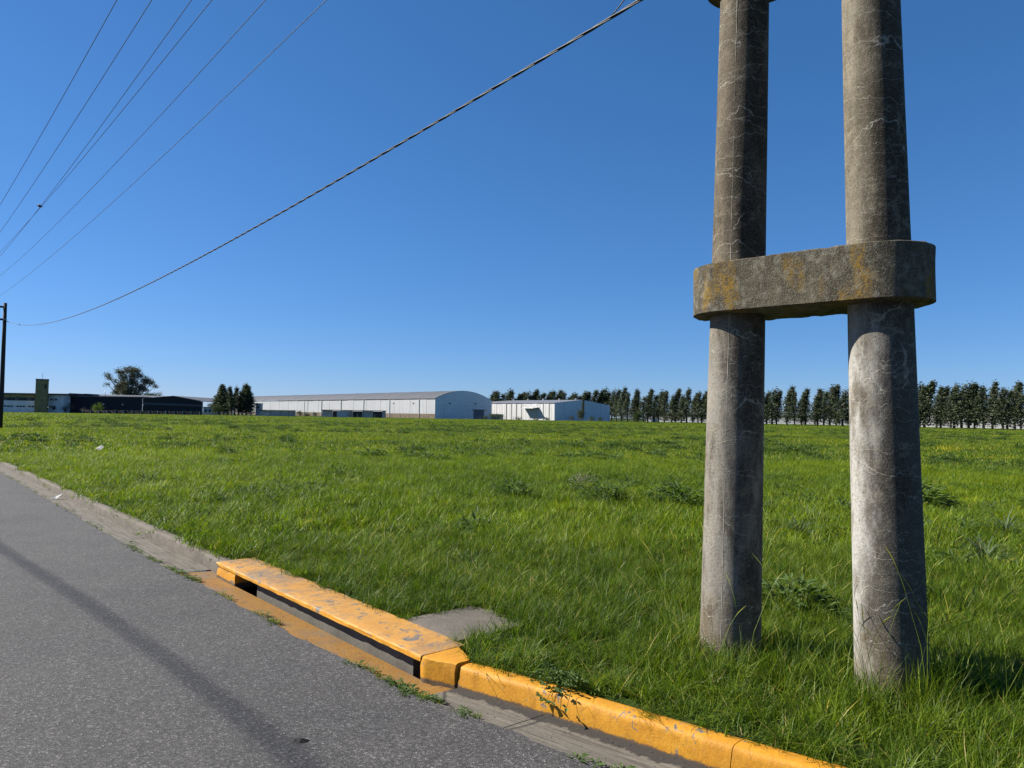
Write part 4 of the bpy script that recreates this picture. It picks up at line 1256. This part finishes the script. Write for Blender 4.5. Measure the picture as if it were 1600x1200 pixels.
# ------------------------------------------------------------------ grass
def blades(n, rad, hmin, hmax, wid, seed, lean=.45, segs=3, dry=.05, seedheads=0):
    """n bent tapering blades in a tuft; returns verts, faces, tone"""
    rg = np.random.default_rng(seed)
    vs = []; fs = []; tn = []
    for i in range(n):
        rr = rad * math.sqrt(rg.random()); a0 = rg.uniform(0, 6.283)
        x0, y0 = rr * math.cos(a0), rr * math.sin(a0)
        h = rg.uniform(hmin, hmax) * (1 - .25 * rr / rad)
        a = rg.uniform(0, 6.283)
        ln = h * lean * rg.uniform(.2, 1.3)
        dx, dy = math.cos(a), math.sin(a)
        # blade width direction
        b = a + math.pi / 2 + rg.uniform(-.7, .7); wx, wy = math.cos(b), math.sin(b)
        w_ = wid * rg.uniform(.6, 1.3)
        t_ = .97 if rg.random() < dry else min(.9, max(0, rg.normal(.45, .22)))
        o_ = len(vs)
        for k in range(segs):
            t = k / segs
            px_ = x0 + dx * ln * t * t + .02 * h * math.sin(3 * t + a); py_ = y0 + dy * ln * t * t; pz = h * (t - .18 * t * t * min(1.5, ln / h)) - .02
            ww = w_ * (1 - t) ** .6 * .5
            vs += [(px_ - wx * ww, py_ - wy * ww, pz), (px_ + wx * ww, py_ + wy * ww, pz)]; tn += [t_, t_]
        vs.append((x0 + dx * ln, y0 + dy * ln, h * (1 - .18 * min(1.5, ln / h)) - .02)); tn.append(t_)
        for k in range(segs - 1):
            q = o_ + 2 * k; fs.append((q, q + 1, q + 3, q + 2))
        q = o_ + 2 * (segs - 1); fs.append((q, q + 1, q + 2))
    for i in range(seedheads):
        a = rg.uniform(0, 6.283); h = hmax * rg.uniform(1.3, 1.8); ln = h * .35
        x0, y0 = rg.uniform(-rad, rad), rg.uniform(-rad, rad)
        p = [(x0 + math.cos(a) * ln * t * t, y0 + math.sin(a) * ln * t * t, h * t) for t in (0, .4, .75, .9)]
        tip = [(x0 + math.cos(a) * ln * t * t, y0 + math.sin(a) * ln * t * t, h * (t - .3 * max(0, t - .9))) for t in (.86, .92, .98, 1.03)]
        for pts_, rad_ in ((p, [.0016, .0014, .0012, .001]), (tip, [.0012, .0030, .0028, .0006])):
            v2, f2 = tube_data(pts_, rad_, 3, cap=False); o_ = len(vs); vs += [tuple(q) for q in v2]; tn += [.80 if pts_ is p else .93] * len(v2); fs += [tuple(q + o_ for q in ff) for ff in f2]
    return vs, fs, tn

def leafy(n, rad, h, lw, seed, up=.5, tone=(.0, .5)):
    """broad leaved low weed: n oval leaves on stems around a centre"""
    rg = np.random.default_rng(seed); vs = []; fs = []; tn = []
    for i in range(n):
        a = rg.uniform(0, 6.283); r0 = rad * rg.uniform(.05, .75); z0 = h * rg.uniform(.1, 1.0) * (1 - .5 * r0 / rad)
        ln = lw * rg.uniform(1.6, 2.8); el = rg.uniform(-.2, 1.0) * up
        d = np.array([math.cos(a) * math.cos(el), math.sin(a) * math.cos(el), math.sin(el)]); s_ = np.array([-math.sin(a), math.cos(a), rg.uniform(-.35, .35)])
        c = np.array([r0 * math.cos(a), r0 * math.sin(a), z0]); w_ = lw * rg.uniform(.35, .55)
        up_ = np.array([0, 0, 1.0])
        o_ = len(vs); t_ = rg.uniform(*tone)
        for q in (c, c + d * ln * .3 + s_ * w_ * .8 + up_ * w_ * .3, c + d * ln * .3 - up_ * 0.0, c + d * ln * .3 - s_ * w_ * .8 + up_ * w_ * .3, c + d * ln * .7 + s_ * w_ * .6, c + d * ln * .7 - up_ * w_ * .3, c + d * ln * .7 - s_ * w_ * .6, c + d * ln - up_ * w_ * .5):
            vs.append(tuple(q)); tn.append(t_)
        fs += [tuple(o_ + k for k in q) for q in ((0, 2, 1), (0, 3, 2), (1, 2, 5, 4), (2, 3, 6, 5), (4, 5, 7), (5, 6, 7))]
    return vs, fs, tn

def strappy(n, length, wid, seed):
    """rosette of long arching strap leaves"""
    rg = np.random.default_rng(seed); vs = []; fs = []; tn = []
    for i in range(n):
        a = rg.uniform(0, 6.283); L = length * rg.uniform(.6, 1.1); e0 = rg.uniform(.5, 1.45); t_ = rg.uniform(0, .6)
        x = r_ = 0.01; z = 0.0; e = e0; pts_ = []
        for k in range(6):
            pts_.append((r_, z)); r_ += L / 5 * math.cos(e); z += L / 5 * math.sin(e); e -= rg.uniform(.22, .5)
        sx, sy = -math.sin(a), math.cos(a); o_ = len(vs)
        for k, (rr, zz) in enumerate(pts_):
            ww = wid * .5 * (1 - (k / 5.0) ** 1.6) + .0006
            vs += [(rr * math.cos(a) - sx * ww, rr * math.sin(a) - sy * ww, zz), (rr * math.cos(a) + sx * ww, rr * math.sin(a) + sy * ww, zz)]; tn += [t_, t_]
        for k in range(5):
            q = o_ + 2 * k; fs.append((q, q + 1, q + 3, q + 2))
    return vs, fs, tn

def tinted_mesh(name, data, mat):
    vs, fs, tn = data
    me = bpy.data.meshes.new(name); me.from_pydata([tuple(v) for v in vs], [], fs)
    at = me.attributes.new('tone', 'FLOAT', 'POINT'); at.data.foreach_set('value', np.array(tn, dtype=np.float32))
    me.materials.append(mat); me.update()
    return me

M['weed'] = foliage_mat('broad_weed_leaves', (.055, .10, .022), (.145, .225, .06), .3)
M['weed_grey'] = foliage_mat('grey_green_strap_leaves', (.06, .095, .045), (.15, .20, .105), .2)

def scatter_object(name, variants, P, var, rot, scl, tint, mats, label, cat):
    """one object holding tuft shapes and loose points; geometry nodes put a tuft on each point"""
    V_ = []; Fc = []; tone = []; vv = []; mi = []
    for k, (d, mat_i) in enumerate(variants):
        o_ = len(V_)
        V_ += [tuple(v) for v in d[0]]; Fc += [tuple(q + o_ for q in f) for f in d[1]]; tone += list(d[2]); vv += [k] * len(d[0]); mi += [mat_i] * len(d[1])
    n0 = len(V_); n1 = len(P)
    me = bpy.data.meshes.new(name)
    me.from_pydata(V_ + [tuple(p) for p in P], [], Fc)
    for m_ in mats: me.materials.append(m_)
    me.polygons.foreach_set('material_index', np.array(mi, dtype=np.int32))
    def attr(nm, ty, arr, key='value'):
        a = me.attributes.new(nm, ty, 'POINT'); a.data.foreach_set(key, arr)
    attr('tone', 'FLOAT', np.concatenate([np.array(tone), np.zeros(n1)]).astype(np.float32))
    attr('part', 'INT', np.concatenate([np.array(vv), -1 - np.asarray(var)]).astype(np.int32))
    attr('rot', 'FLOAT_VECTOR', np.concatenate([np.zeros((n0, 3)), rot]).astype(np.float32).ravel(), 'vector')
    attr('scl', 'FLOAT_VECTOR', np.concatenate([np.ones((n0, 3)), scl]).astype(np.float32).ravel(), 'vector')
    attr('tint', 'FLOAT', np.concatenate([np.zeros(n0), tint]).astype(np.float32))
    me.update()
    ob = bpy.data.objects.new(name, me); COL.objects.link(ob)
    g = bpy.data.node_groups.new(name + '_scatter', 'GeometryNodeTree')
    g.interface.new_socket('Geometry', in_out='INPUT', socket_type='NodeSocketGeometry')
    g.interface.new_socket('Geometry', in_out='OUTPUT', socket_type='NodeSocketGeometry')
    gi = g.nodes.new('NodeGroupInput'); go = g.nodes.new('NodeGroupOutput')
    join = g.nodes.new('GeometryNodeJoinGeometry')
    def named(nm, ty):
        a = g.nodes.new('GeometryNodeInputNamedAttribute'); a.data_type = ty; a.inputs['Name'].default_value = nm; return a.outputs['Attribute']
    part = named('part', 'INT'); ro = named('rot', 'FLOAT_VECTOR'); sl_ = named('scl', 'FLOAT_VECTOR')
    def eq(v):
        c = g.nodes.new('FunctionNodeCompare'); c.data_type = 'INT'; c.operation = 'EQUAL'
        ins = [i for i in c.inputs if i.type == 'INT']
        g.links.new(part, ins[0]); ins[1].default_value = v
        return c.outputs[0]
    for k in range(len(variants)):
        s1 = g.nodes.new('GeometryNodeSeparateGeometry'); s1.domain = 'POINT'
        g.links.new(gi.outputs[0], s1.inputs[0]); g.links.new(eq(k), s1.inputs[1])
        s2 = g.nodes.new('GeometryNodeSeparateGeometry'); s2.domain = 'POINT'
        g.links.new(gi.outputs[0], s2.inputs[0]); g.links.new(eq(-1 - k), s2.inputs[1])
        mp = g.nodes.new('GeometryNodeMeshToPoints'); g.links.new(s2.outputs[0], mp.inputs[0])
        ip = g.nodes.new('GeometryNodeInstanceOnPoints')
        g.links.new(mp.outputs[0], ip.inputs['Points']); g.links.new(s1.outputs[0], ip.inputs['Instance'])
        g.links.new(ro, ip.inputs['Rotation']); g.links.new(sl_, ip.inputs['Scale'])
        g.links.new(ip.outputs[0], join.inputs[0])
    g.links.new(join.outputs[0], go.inputs[0])
    md = ob.modifiers.new('scatter', 'NODES'); md.node_group = g
    return tag(ob, label, cat, kind='stuff')

def poisson_ring(d0, d1, dens, amax=R(52), seed=0):
    """random points in the part of the ring d0..d1 round the camera that is worth planting"""
    rg = np.random.default_rng(seed)
    area = amax * (d1 * d1 - d0 * d0)
    n = int(area * dens)
    r_ = np.sqrt(rg.uniform(d0 * d0, d1 * d1, n)); a = rg.uniform(-amax, amax, n)
    return r_ * np.sin(a), r_ * np.cos(a)

pole_xy = [(PL.x, PL.y), (PR.x, PR.y)]
def grass_height(x, y):
    d = np.hypot(x, y)
    h = .50 + .75 * fbm(x * .55, y * .55, 41, 4) + .95 * (fbm(x * 2.6, y * 2.6, 43, 2) - .5)
    s, n = SN(x, y)
    near_k = np.clip((n - nback(s)) / .9, 0, 1)
    h = h * (.62 + .38 * near_k) * np.where(d < 30, .92, 1)
    for px_, py_ in pole_xy:
        q = np.hypot(x - px_, y - py_); h = h + (.45 if px_ < 2 else .95) * np.exp(-(q / .45) ** 2)
    lush = np.exp(-((x - 2.3) ** 2 + (y - 3.7) ** 2) / 1.4)
    return h + .18 * lush
def grass_tint(x, y):
    t = .5 + 1.0 * (fbm(x * .16, y * .16, 51, 4) - .5) + .55 * (fbm(x * .9, y * .9, 52, 3) - .5)
    s, n = SN(x, y)
    # shorter sunburnt-yellow green along the kerb to the left
    t = t + .34 * np.exp(-np.clip(n - nback(s), 0, 99) / 9.0) * np.clip((s - 4) / 6, 0, 1) * np.clip((120 - s) / 60, 0, 1)
    dd = np.hypot(x, y)
    t = t + .10 * np.clip((dd - 25) / 60, 0, 1) * np.where(x < 0, 1.0, .35)
    return np.clip(t, 0, 1)

variants = []
for k in range(5): variants.append((blades(38, .075, .10, .28, .0056, 100 + k, .85, dry=.04), 0))                      # 0-4 near
variants.append((blades(30, .09, .20, .36, .0046, 110, .6, dry=.12, seedheads=2), 0))                          # 5 near, tall with heads
for k in range(3): variants.append((blades(130, .28, .08, .32, .0098, 120 + k, .8, dry=.03), 0))                        # 6-8 mid
for k in range(3): variants.append((blades(260, 1.15, .10, .28, .024, 130 + k, .6, segs=2), 0))                # 9-11 far
for k in range(2): variants.append((blades(320, 3.4, .08, .30, .075, 140 + k, .8, segs=2), 0))                 # 12-13 very far
variants.append((leafy(34, .17, .16, .045, 150), 1))                                                          # 14 broad weed
variants.append((leafy(60, .24, .24, .050, 151, .8), 1))                                                      # 15
variants.append((strappy(44, .30, .009, 152), 2))                                                             # 16 strap rosette
variants.append((leafy(90, .6, .30, .10, 153, .8), 1))                                                        # 17 far weed mass

PX = []; PY = []; VR = []; SC = []; HS = []
def plant(x, y, var, sxy, sz):
    PX.append(x); PY.append(y); VR.append(var); SC.append(sxy); HS.append(sz)
def clean(x, y, margin):
    s, n = SN(x, y)
    ok = (n - nback(s)) > margin * (.3 + .7 * vnoise(s * 5, 0, 77)) - .055 * (vnoise(s * 3.1, 4, 78))
    wob = .16 * (vnoise(x * 4.5, y * 4.5, 80) - .3)
    ok &= ~((s > 4.17 + wob) & (s < 4.80 - wob * .5) & (n > BACK - .05) & (n < 3.80 - wob * 1.6 - .25 * np.clip(4.5 - s, 0, 1)))
    for px_, py_ in pole_xy: ok &= np.hypot(x - px_, y - py_) > .20
    return ok
x, y = poisson_ring(1.0, 9.5, 185, R(56), 1)
ok = clean(x, y, .02); x = x[ok]; y = y[ok]
plant(x, y, np.where(rng.random(len(x)) < .035, 5, rng.integers(0, 5, len(x))), rng.uniform(.8, 1.2, len(x)), grass_height(x, y) * rng.uniform(.8, 1.2, len(x)))
x, y = poisson_ring(8.5, 30, 17, R(50), 2)
ok = clean(x, y, .16); x = x[ok]; y = y[ok]
plant(x, y, rng.integers(6, 9, len(x)), rng.uniform(.8, 1.3, len(x)), grass_height(x, y) * rng.uniform(.75, 1.2, len(x)))
x, y = poisson_ring(8.5, 30, 26, R(50), 22)      # fill next to the kerb so the edge stays crisp
s_, n_ = SN(x, y); ok = clean(x, y, .03) & (n_ - nback(s_) < .45); x = x[ok]; y = y[ok]
plant(x, y, rng.integers(0, 5, len(x)), rng.uniform(1.2, 1.9, len(x)), grass_height(x, y) * rng.uniform(.9, 1.2, len(x)))
x, y = poisson_ring(28, 115, .95, R(48), 3)
ok = clean(x, y, .9); x = x[ok]; y = y[ok]
plant(x, y, rng.integers(9, 12, len(x)), rng.uniform(.8, 1.3, len(x)), grass_height(x, y) * rng.uniform(.75, 1.25, len(x)))
x, y = poisson_ring(110, 330, .085, R(46), 4)
ok = clean(x, y, 3); x = x[ok]; y = y[ok]
ok = ~((y > 300) & (x < 60)); x = x[ok]; y = y[ok]
plant(x, y, rng.integers(12, 14, len(x)), rng.uniform(.8, 1.3, len(x)), grass_height(x, y) * rng.uniform(.7, 1.3, len(x)))
x = np.concatenate(PX); y = np.concatenate(PY); var = np.concatenate(VR); sc_ = np.concatenate(SC); hs_ = np.concatenate(HS)
s_, n_ = SN(x, y)
P = np.stack([x, y, fz(s_, n_)], 1)
nk = np.clip(1.2 - np.hypot(x, y) / 30, .12, 1)
rot = np.stack([((vnoise(x * 2.1, y * 2.1, 301) - .5) * .8 + rng.normal(0, .16, len(x))) * nk, ((vnoise(x * 2.1, y * 2.1, 302) - .5) * .8 + rng.normal(0, .16, len(x))) * nk, rng.uniform(0, 6.28, len(x))], 1)
scl = np.stack([sc_, sc_, np.clip(hs_ * np.where(np.hypot(x, y) < 6.5, .88, 1), .25, 1.9)], 1)
tint = np.clip(grass_tint(x, y) + rng.normal(0, .13, len(x)) + .35 * (vnoise(x * 3.1, y * 3.1, 311) - .5), 0, 1)
scatter_object('grass', variants[:14], P, var, rot, scl, tint, [M['grass'], M['weed'], M['weed_grey']], 'green spring grass covering the whole open field', 'grass')

# weeds mixed in with the grass: denser in patches
x1, y1 = poisson_ring(7.5, 40, 3.2, R(50), 5)
pt = fbm(x1 * .33, y1 * .33, 61, 4) + .16 * np.exp(-((y1 - 13) / 3.0) ** 2) * (x1 > -1)
ok = clean(x1, y1, .5) & (pt > .575); x1 = x1[ok]; y1 = y1[ok]
v1 = rng.choice([0, 1, 1, 0, 2], len(x1)); s1_ = rng.uniform(.35, 1.15, len(x1))
x2, y2 = poisson_ring(24, 150, .55, R(48), 6)
ok = clean(x2, y2, 2) & (fbm(x2 * .22, y2 * .22, 62, 4) > .55); x2 = x2[ok]; y2 = y2[ok]
v2_ = np.full(len(x2), 3); s2_ = rng.uniform(.3, 1.0, len(x2))
x = np.concatenate([x1, x2]); y = np.concatenate([y1, y2]); s_, n_ = SN(x, y)
sv_ = np.concatenate([s1_, s2_])
scatter_object('field_weeds', [variants[14], variants[15], variants[16], variants[17]], np.stack([x, y, fz(s_, n_) + .01], 1), np.concatenate([v1, v2_]),
               np.stack([np.zeros(len(x)), np.zeros(len(x)), rng.uniform(0, 6.28, len(x))], 1), np.stack([sv_, sv_, sv_ * rng.uniform(.7, 1.2, len(x))], 1),
               np.full(len(x), .4), [M['grass'], M['weed'], M['weed_grey']], 'darker broad leaved and strap leaved weeds scattered through the field', 'weeds')

# little grass growing in the seam between asphalt and gutter
sx = []; sn_ = []
for a, b, k in ((5.9, 7.4, 60), (7.4, 9.6, 170), (9.6, 11.0, 60), (11, 26, 120), (5.0, 5.9, 95), (4.2, 5.0, 30), (3.6, 4.15, 110), (3.05, 3.55, 28), (2.0, 2.6, 34), (1.4, 1.9, 26)):
    q = rng.uniform(a, b, k); q = q[vnoise(q * 3.2, 9, 91) > .33]
    sx.append(q); sn_.append(na(q) + rng.normal(.012, .018, len(q)))
ss = np.concatenate(sx); nn = np.concatenate(sn_)
X1, Y1 = W(ss, nn)
sm_ = [(blades(12, .022, .02, .06, .004, 170 + k, .9), 0) for k in range(3)] + [(leafy(10, .05, .02, .016, 175, .4), 1)]
k = rng.uniform(.5, 1.35, len(ss)) * np.where(ss > 10, 1.3, 1)
scatter_object('seam_grass', sm_, np.stack([X1, Y1, np.full(len(ss), .008)], 1), rng.integers(0, 4, len(ss)), np.stack([np.zeros(len(ss)), np.zeros(len(ss)), rng.uniform(0, 6.28, len(ss))], 1),
               np.stack([k, k, k], 1), rng.uniform(.3, .7, len(ss)), [M['grass'], M['weed'], M['weed_grey']], 'tiny grass and weeds growing in the seam between asphalt and gutter', 'weeds')

# a few dead blades, chips and grit lying in the gutter
gv = []; gf = []
rg = np.random.default_rng(5)
for i in range(900):
    s = rg.uniform(-1, 14); n = float(nb(s)) - abs(rg.normal(0, .10)) - .012
    if 3.9 < s < 7.3: n = float(na(s)) + rg.uniform(.01, .2)
    if n < float(na(s)) + .02: continue
    q = rg.uniform(.0015, .0055); a = rg.uniform(0, 6.28); c = V(s, n, .001)
    o_ = len(gv)
    for kk in range(3): gv.append(c + Vector((q * math.cos(a + kk * 2.1), q * math.sin(a + kk * 2.1), 0)))
    gv.append(c + Vector((0, 0, q * .9))); gf += [(o_, o_ + 1, o_ + 3), (o_ + 1, o_ + 2, o_ + 3), (o_ + 2, o_, o_ + 3)]
tag(pydata('gutter_grit', gv, gf, simple('grit', (.14, .125, .105), .9, .5, 60)), 'fine grit and crumbs lying in the gutter', 'grit', kind='stuff')

# ------------------------------------------------------------------ single plants and litter
def ground_z(x, y):
    s, n = SN(x, y); return float(fz(s, n))
def plant_thing(name, x, y, parts, label, cat, rz=0.0, scale=1.0, group=None, z=None):
    r = tag(empty(name, (x, y, ground_z(x, y) if z is None else z), rz), label, cat, group); r.scale = (scale,) * 3
    for nm, data, mat in parts: link_mesh(nm, tinted_mesh(nm, data, mat), None, r)
    return r
for k, (x, y, sc2, lab) in enumerate(((3.96, 9.94, 1.1, 'grey green strap leaved rosette between the two concrete poles'),
                                     (6.94, 10.2, 1.25, 'spiky strap leaved rosette at the right edge, farther back'),
                                     (5.45, 8.35, 1.15, 'wide strap leaved rosette right of the right concrete pole'),
                                     (4.75, 11.6, .95, 'small strap leaved rosette just left of the right pole in the grass behind'),
                                     (6.25, 8.0, 1.0, 'strap leaved rosette at the right edge, nearer one'))):
    plant_thing('strap_leaved_plant', x, y, [('leaves', strappy(60, .52, .017, 200 + k), M['weed_grey'])], lab, 'plant', scale=sc2)
for k, (x, y, sc2, lab) in enumerate(((1.78, 13.6, 1.3, 'dark clump of broad leaved weed in the middle of the field'),
                                     (.04, 13.9, 1.25, 'low leafy weed patch left of the darkest clump in mid field'),
                                     (3.05, 13.3, 1.5, 'light leafy weed patch close left of the left concrete pole'),
                                     (7.6, 13.6, 1.7, 'broad leafy weed mound at the right edge of the field'),
                                     (2.35, 6.1, 1.0, 'dark leafy weed in the shade right behind the left concrete pole'),
                                     (2.78, 5.55, .75, 'dark low weed in the shade between the feet of the two poles'),
                                     (3.45, 11.4, 1.1, 'leafy weed patch between the poles, behind the rosette'))):
    plant_thing('broad_leaved_weed', x, y, [('leaves', leafy(220, .42, .30, .05, 220 + k, .8), M['weed']), ('stems', blades(80, .30, .15, .38, .006, 240 + k, .4), M['weed'])], lab, 'plant', scale=sc2)
# yellow flowering plant
def flowers(n, rad, h, seed):
    rg = np.random.default_rng(seed); vs = []; fs = []; tn = []
    for i in range(n):
        c = rg.normal(size=3) * np.array([rad, rad, .06]) + np.array([0, 0, h]); o_ = len(vs); q = .022
        for kk in range(5):
            a = kk * 1.2566; vs.append((c[0] + q * math.cos(a), c[1] + q * math.sin(a), c[2] + rg.uniform(-.01, .01))); tn.append(.5)
        vs.append((c[0], c[1], c[2] - .01)); tn.append(.5)
        fs += [(o_ + kk, o_ + (kk + 1) % 5, o_ + 5) for kk in range(5)]
    return vs, fs, tn
M['yflower'] = foliage_mat('yellow_petals', (.55, .42, .02), (.75, .62, .04), .3)
plant_thing('flowering_plant', 17.7, 29.4, [('leaves', leafy(160, .3, .30, .05, 260, .8), M['weed']), ('flowers', flowers(110, .20, .46, 3), M['yflower'])], 'small plant with bright yellow flowers in the field on the right', 'plant', scale=1.15)
M['pflower'] = foliage_mat('faded_mauve_petals', (.22, .17, .20), (.36, .28, .32), .3)
plant_thing('flowering_weed', 1.45, 14.9, [('leaves', leafy(90, .25, .2, .04, 262, .8), M['weed']), ('flowers', flowers(70, .13, .34, 4), M['pflower'])], 'weed with pale mauve flower heads behind the dark clump in mid field', 'plant')

# the weed hanging over the yellow kerb
def hanging():
    rg = np.random.default_rng(77); vs = []; fs = []; tn = []
    nd = Vector((-N2[0], -N2[1], 0))   # towards the road
    al = Vector((D2[0], D2[1], 0))
    for st in range(9):
        s0 = rg.uniform(-.10, .30); L = rg.uniform(.12, .30); base = al * s0 + Vector((0, 0, .03))
        drift = rg.uniform(-.5, .5)
        pts_ = []
        for t in np.linspace(0, 1, 7):
            pts_.append(base + nd * (L * t * .95) + al * (drift * L * t) + Vector((0, 0, .10 * math.sin(t * 2.4) - .11 * t * t * (L / .2))))
        v2, f2 = tube_data(pts_, [.0025] * 6 + [.001], 4); o_ = len(vs); vs += [tuple(q) for q in v2]; fs += [tuple(q + o_ for q in ff) for ff in f2]; tn += [.1] * len(v2)
        for j, p in enumerate(pts_[1:]):
            for sg in (-1, 1, 1):
                d = (al * sg * rg.uniform(.5, 1) + nd * rg.uniform(.0, .8) + Vector((0, 0, rg.uniform(-.15, .5)))).normalized()
                ln = rg.uniform(.035, .062); wv = Vector((0, 0, 1)).cross(d).normalized() * ln * .24; upv = Vector((0, 0, .006)); o_ = len(vs); t_ = rg.uniform(.2, .8)
                for q in (p, p + d * ln * .35 + wv + upv, p + d * ln * .4 - upv * .5, p + d * ln * .35 - wv + upv, p + d * ln * .72 + wv * .8 + upv, p + d * ln * .72 - wv * .8 + upv, p + d * ln - upv):
                    vs.append(tuple(q)); tn.append(t_)
                fs += [tuple(o_ + k for k in q) for q in ((0, 2, 1), (0, 3, 2), (1, 2, 4), (2, 3, 5), (2, 5, 6, 4))]
    return vs, fs, tn
hx, hy = W(2.98, float(nb(2.98)) + .19)
plant_thing('trailing_weed', hx, hy, [('leaves', hanging(), M['weed'])], 'leafy weed trailing over the yellow kerb and casting a shadow on it', 'plant', z=.125, scale=.85)
# taller tufts with seed heads at the poles' feet
for k, (x, y, lab) in enumerate(((1.83, 4.62, 'tall grass tuft with drooping seed heads at the foot of the left pole'), (2.02, 4.02, 'tall grass tuft with seed heads in front of the left side of the right pole'),
                                 (2.42, 4.0, 'tall tuft with dark seed heads before the right side of the right pole'))):
    plant_thing('tall_grass_tuft', x, y, [('blades', blades(70, .10, .22, .42, .0048, 270 + k, .5, seedheads=7), M['grass'])], lab, 'grass tuft')

# litter
def scrap(name, x, y, z, pts_, mat, label, cat, rz=0.0):
    bm = bmesh.new(); bv = [bm.verts.new(p) for p in pts_]
    c = bm.verts.new(tuple(sum(p[i] for p in pts_) / len(pts_) + (0, 0, .015)[i] for i in range(3)))
    for i in range(len(bv)): bm.faces.new((bv[i], bv[(i + 1) % len(bv)], c))
    r_ = bmesh.ops.solidify(bm, geom=list(bm.faces), thickness=.002)
    o = bm_obj(name, bm, mat); o.location = (x, y, z); o.rotation_euler = (0, 0, rz)
    return tag(o, label, cat)
lm = simple('white_plastic', (.75, .75, .74), .5, .08, 10)
scrap('crumpled_cup', -8.72, 13.95, .003, [(-.11, 0, 0), (-.05, -.06, .01), (.05, -.06, .0), (.12, -.02, .07), (.10, .05, .10), (.0, .03, .03)], lm, 'bright white crushed plastic scrap lying in the gutter against the kerb', 'litter')
scrap('plastic_bag', -14.7, 25.9, .30, [(-.16, 0, 0), (-.06, -.08, .03), (.10, -.07, .0), (.16, .03, .10), (.03, .09, .16), (-.10, .06, .07)], lm, 'small white plastic bag lying in the grass on the left', 'litter')
scrap('asphalt_patch', *V(3.62, 1.70, .012), [(-.035, -.02, 0), (0, -.032, .002), (.04, -.02, 0), (.045, .012, .001), (.0, .028, 0), (-.04, .015, .001)], simple('tar_spot', (.03, .03, .03), .6, .3, 60), 'small dark tar lump stuck on the asphalt near the drain', 'tar')
